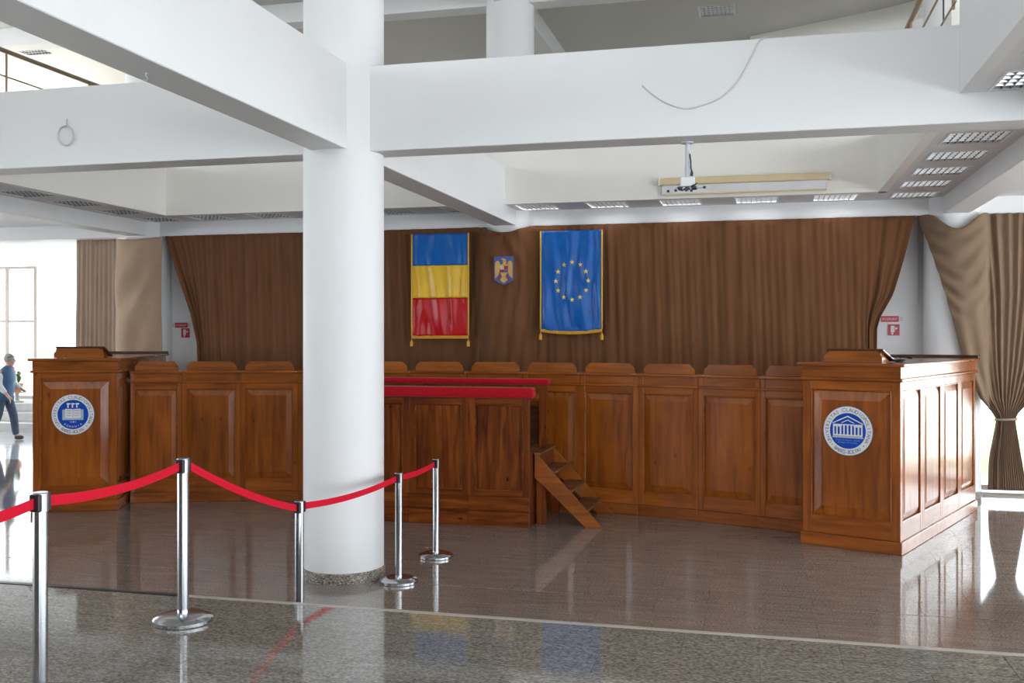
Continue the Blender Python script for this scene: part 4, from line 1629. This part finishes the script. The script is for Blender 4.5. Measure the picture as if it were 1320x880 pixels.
# local: x = walking direction, y = to the walker's left, z up
V = [(0, 0, 0.93), (0.02, 0, 1.10), (0.05, 0, 1.28), (0.07, 0, 1.40), (0.10, 0, 1.47), (0.125, 0, 1.53), (0.14, 0, 1.60), (0.125, 0, 1.66),
     # left leg (forward) 8-11
     (0.02, 0.09, 0.88), (0.15, 0.09, 0.50), (0.20, 0.09, 0.10), (0.33, 0.10, 0.05),
     # right leg (back) 12-15
     (-0.02, -0.09, 0.88), (-0.07, -0.09, 0.48), (-0.26, -0.09, 0.12), (-0.15, -0.10, 0.05),
     # right arm (near camera) 16-19
     (0.03, -0.18, 1.37), (0.02, -0.23, 1.12), (0.17, -0.23, 0.95), (0.22, -0.22, 0.88),
     # left arm 20-23
     (0.06, 0.18, 1.37), (0.08, 0.24, 1.12), (0.24, 0.22, 1.02), (0.31, 0.20, 0.99)]
E = [(0, 1), (1, 2), (2, 3), (3, 4), (4, 5), (5, 6), (6, 7), (0, 8), (8, 9), (9, 10), (10, 11), (0, 12), (12, 13), (13, 14), (14, 15), (3, 16), (16, 17), (17, 18), (18, 19), (3, 20), (20, 21), (21, 22), (22, 23)]
RA = [0.13, 0.12, 0.13, 0.10, 0.052, 0.085, 0.098, 0.075, 0.085, 0.058, 0.042, 0.032, 0.085, 0.058, 0.042, 0.032, 0.058, 0.042, 0.032, 0.030, 0.058, 0.042, 0.032, 0.030]
fing = []
for base, hd_, sy in ((19, Vector((0.22, -0.22, 0.88)), -1), (23, Vector((0.31, 0.20, 0.99)), 1)):
    for k, (dx, dyy, L) in enumerate(((0.012, -0.018, 0.075), (0.004, -0.006, 0.085), (-0.004, 0.006, 0.08), (-0.012, 0.018, 0.062))):
        i = len(V)
        V.append(tuple(hd_ + Vector((0.02 + dx, dyy * 1.3, -0.04))))
        V.append(tuple(hd_ + Vector((0.035 + dx, dyy * 1.4, -0.04 - L * 0.55))))
        V.append(tuple(hd_ + Vector((0.03 + dx, dyy * 1.4, -0.04 - L))))
        E += [(base, i), (i, i + 1), (i + 1, i + 2)]
        RA += [0.011, 0.009, 0.007]
    i = len(V)
    V.append(tuple(hd_ + Vector((0.045, -sy * 0.01, -0.01))))
    V.append(tuple(hd_ + Vector((0.065, -sy * 0.012, -0.045))))
    E += [(base, i), (i, i + 1)]
    RA += [0.011, 0.008]
skin_obj('body', V, E, RA, skinm, per)
skin_obj('trousers', [V[0], V[8], V[9], (0.203, 0.09, 0.075), V[12], V[13], (-0.268, -0.09, 0.09), (0.0, 0, 1.0)], [(0, 1), (1, 2), (2, 3), (0, 4), (4, 5), (5, 6), (0, 7)], [0.15, 0.11, 0.085, 0.068, 0.11, 0.085, 0.068, 0.14], jeanm, per)
vs_, fs_ = [], []
rings = [(0.80, 0.0, 0.165, 0.205), (0.90, 0.0, 0.172, 0.212), (1.00, 0.01, 0.165, 0.205), (1.10, 0.025, 0.160, 0.200), (1.20, 0.04, 0.165, 0.208), (1.30, 0.05, 0.165, 0.215), (1.38, 0.06, 0.150, 0.205), (1.43, 0.07, 0.125, 0.165), (1.47, 0.085, 0.090, 0.105), (1.50, 0.095, 0.080, 0.085)]
for z, xc, rx, ry in rings:
    for k in range(24):
        a = 2 * math.pi * k / 24
        q = 1 + 0.02 * math.sin(z * 95)
        vs_.append((xc + rx * q * math.cos(a), ry * q * math.sin(a), z))
for i_ in range(len(rings) - 1):
    for k in range(24):
        fs_.append((i_ * 24 + k, i_ * 24 + (k + 1) % 24, (i_ + 1) * 24 + (k + 1) % 24, (i_ + 1) * 24 + k))
MB().add(vs_, fs_).build('vest', vestm, per, smooth=True, solid=0.01)
for a, b, c, d in ((16, 17, 18, 0), (20, 21, 22, 0)):
    skin_obj('sleeve', [V[a], V[b], V[c]], [(0, 1), (1, 2)], [0.085, 0.068, 0.05], shirtm, per)
for (ax, ay, tx, ty, tz) in ((0.17, 0.09, 0.36, 0.10, 0.045), (-0.28, -0.09, -0.12, -0.10, 0.04)):
    skin_obj('shoe', [(ax, ay, 0.055), ((ax + tx) / 2 + 0.02, (ay + ty) / 2, 0.050), (tx, ty, 0.045)], [(0, 1), (1, 2)], [0.050, 0.048, 0.038], shoem, per)
# head details
hr = MB().lathe([(0.0, 0.118), (0.05, 0.108), (0.085, 0.075), (0.102, 0.03), (0.103, -0.01), (0.092, -0.045), (0.08, -0.05)], 20, cap=False).build('hair', hairm, per, smooth=True)
hr.location = (0.112, 0, 1.635)
hr.rotation_euler = (0, R(-14), 0)
MB().tube([(0.225, 0, 1.625), (0.252, 0, 1.585), (0.236, 0, 1.572)], [0.010, 0.015, 0.012], 8).build('nose', skinm, per, smooth=True)
for s in (-1, 1):
    MB().tube([(0.225, s * 0.035, 1.622), (0.232, s * 0.035, 1.622)], [0.010, 0.008], 8).build('eye', blackp, per)
    MB().tube([(0.13, s * 0.098, 1.63), (0.128, s * 0.108, 1.60), (0.132, s * 0.10, 1.57)], [0.010, 0.018, 0.009], 8).build('ear', skinm, per, smooth=True)
MB().tube([(0.226, -0.022, 1.545), (0.236, 0, 1.545), (0.226, 0.022, 1.545)], 0.006, 6).build('mouth', crestred, per)
MB().tube([(0.12, -0.10, 1.66), (0.20, -0.085, 1.69), (0.235, 0, 1.70), (0.20, 0.085, 1.69), (0.12, 0.10, 1.66)], 0.007, 6).build('glasses', blackp, per, smooth=True)
MB().tube([(0.15, -0.07, 1.46), (0.19, 0, 1.41), (0.17, 0.07, 1.46)], 0.022, 8).build('scarf', signred, per, smooth=True)

# flower pot behind the person
fp = on_y(22, 505, 19.7)
pot = empty('potted_flower', (fp.x, 19.7, 0.556))
tag(pot, 'orange flower pot on a low stand above the entrance steps', 'potted plant')
zb = max(0.2, fp.z - 0.556)
MB().lathe([(0.14, 0.0), (0.14, 0.03), (0.05, 0.05), (0.05, zb - 0.03), (0.16, zb - 0.02), (0.16, zb)], 20).build('stand', concrete, pot, smooth='angle')
MB().lathe([(0.09, zb + 0.001), (0.13, zb + 0.16), (0.145, zb + 0.16), (0.145, zb + 0.20), (0.12, zb + 0.20), (0.11, zb + 0.17)], 24).build('pot', terracotta, pot, smooth='angle')
random.seed(4)
lf = MB()
for k in range(26):
    a, l, hh = random.uniform(0, 6.28), random.uniform(0.12, 0.26), random.uniform(0.1, 0.34)
    c, s = math.cos(a), math.sin(a)
    b0 = Vector((c * 0.02, s * 0.02, zb + 0.18))
    m_ = Vector((c * l * 0.5, s * l * 0.5, zb + 0.18 + hh))
    e_ = Vector((c * l, s * l, zb + 0.18 + hh * 0.8))
    pw = Vector((-s, c, 0)) * 0.03
    lf.add([b0, m_ + pw, e_, m_ - pw], [(0, 1, 2, 3)])
lf.build('leaves', leafm, pot, solid=0.003)
fl = MB()
for k in range(7):
    a, l, hh = random.uniform(0, 6.28), random.uniform(0.05, 0.2), random.uniform(0.3, 0.5)
    fl.lathe([(0.0, 0.0), (0.03, 0.008), (0.045, 0.025), (0.02, 0.022)], 10, (math.cos(a) * l, math.sin(a) * l), cap=False)
    for i in range(len(fl.v) - 40, len(fl.v)):
        x, y, z = fl.v[i]
        fl.v[i] = (x, y, z + zb + 0.10 + hh)
fl.build('flower_heads', petalm, pot)
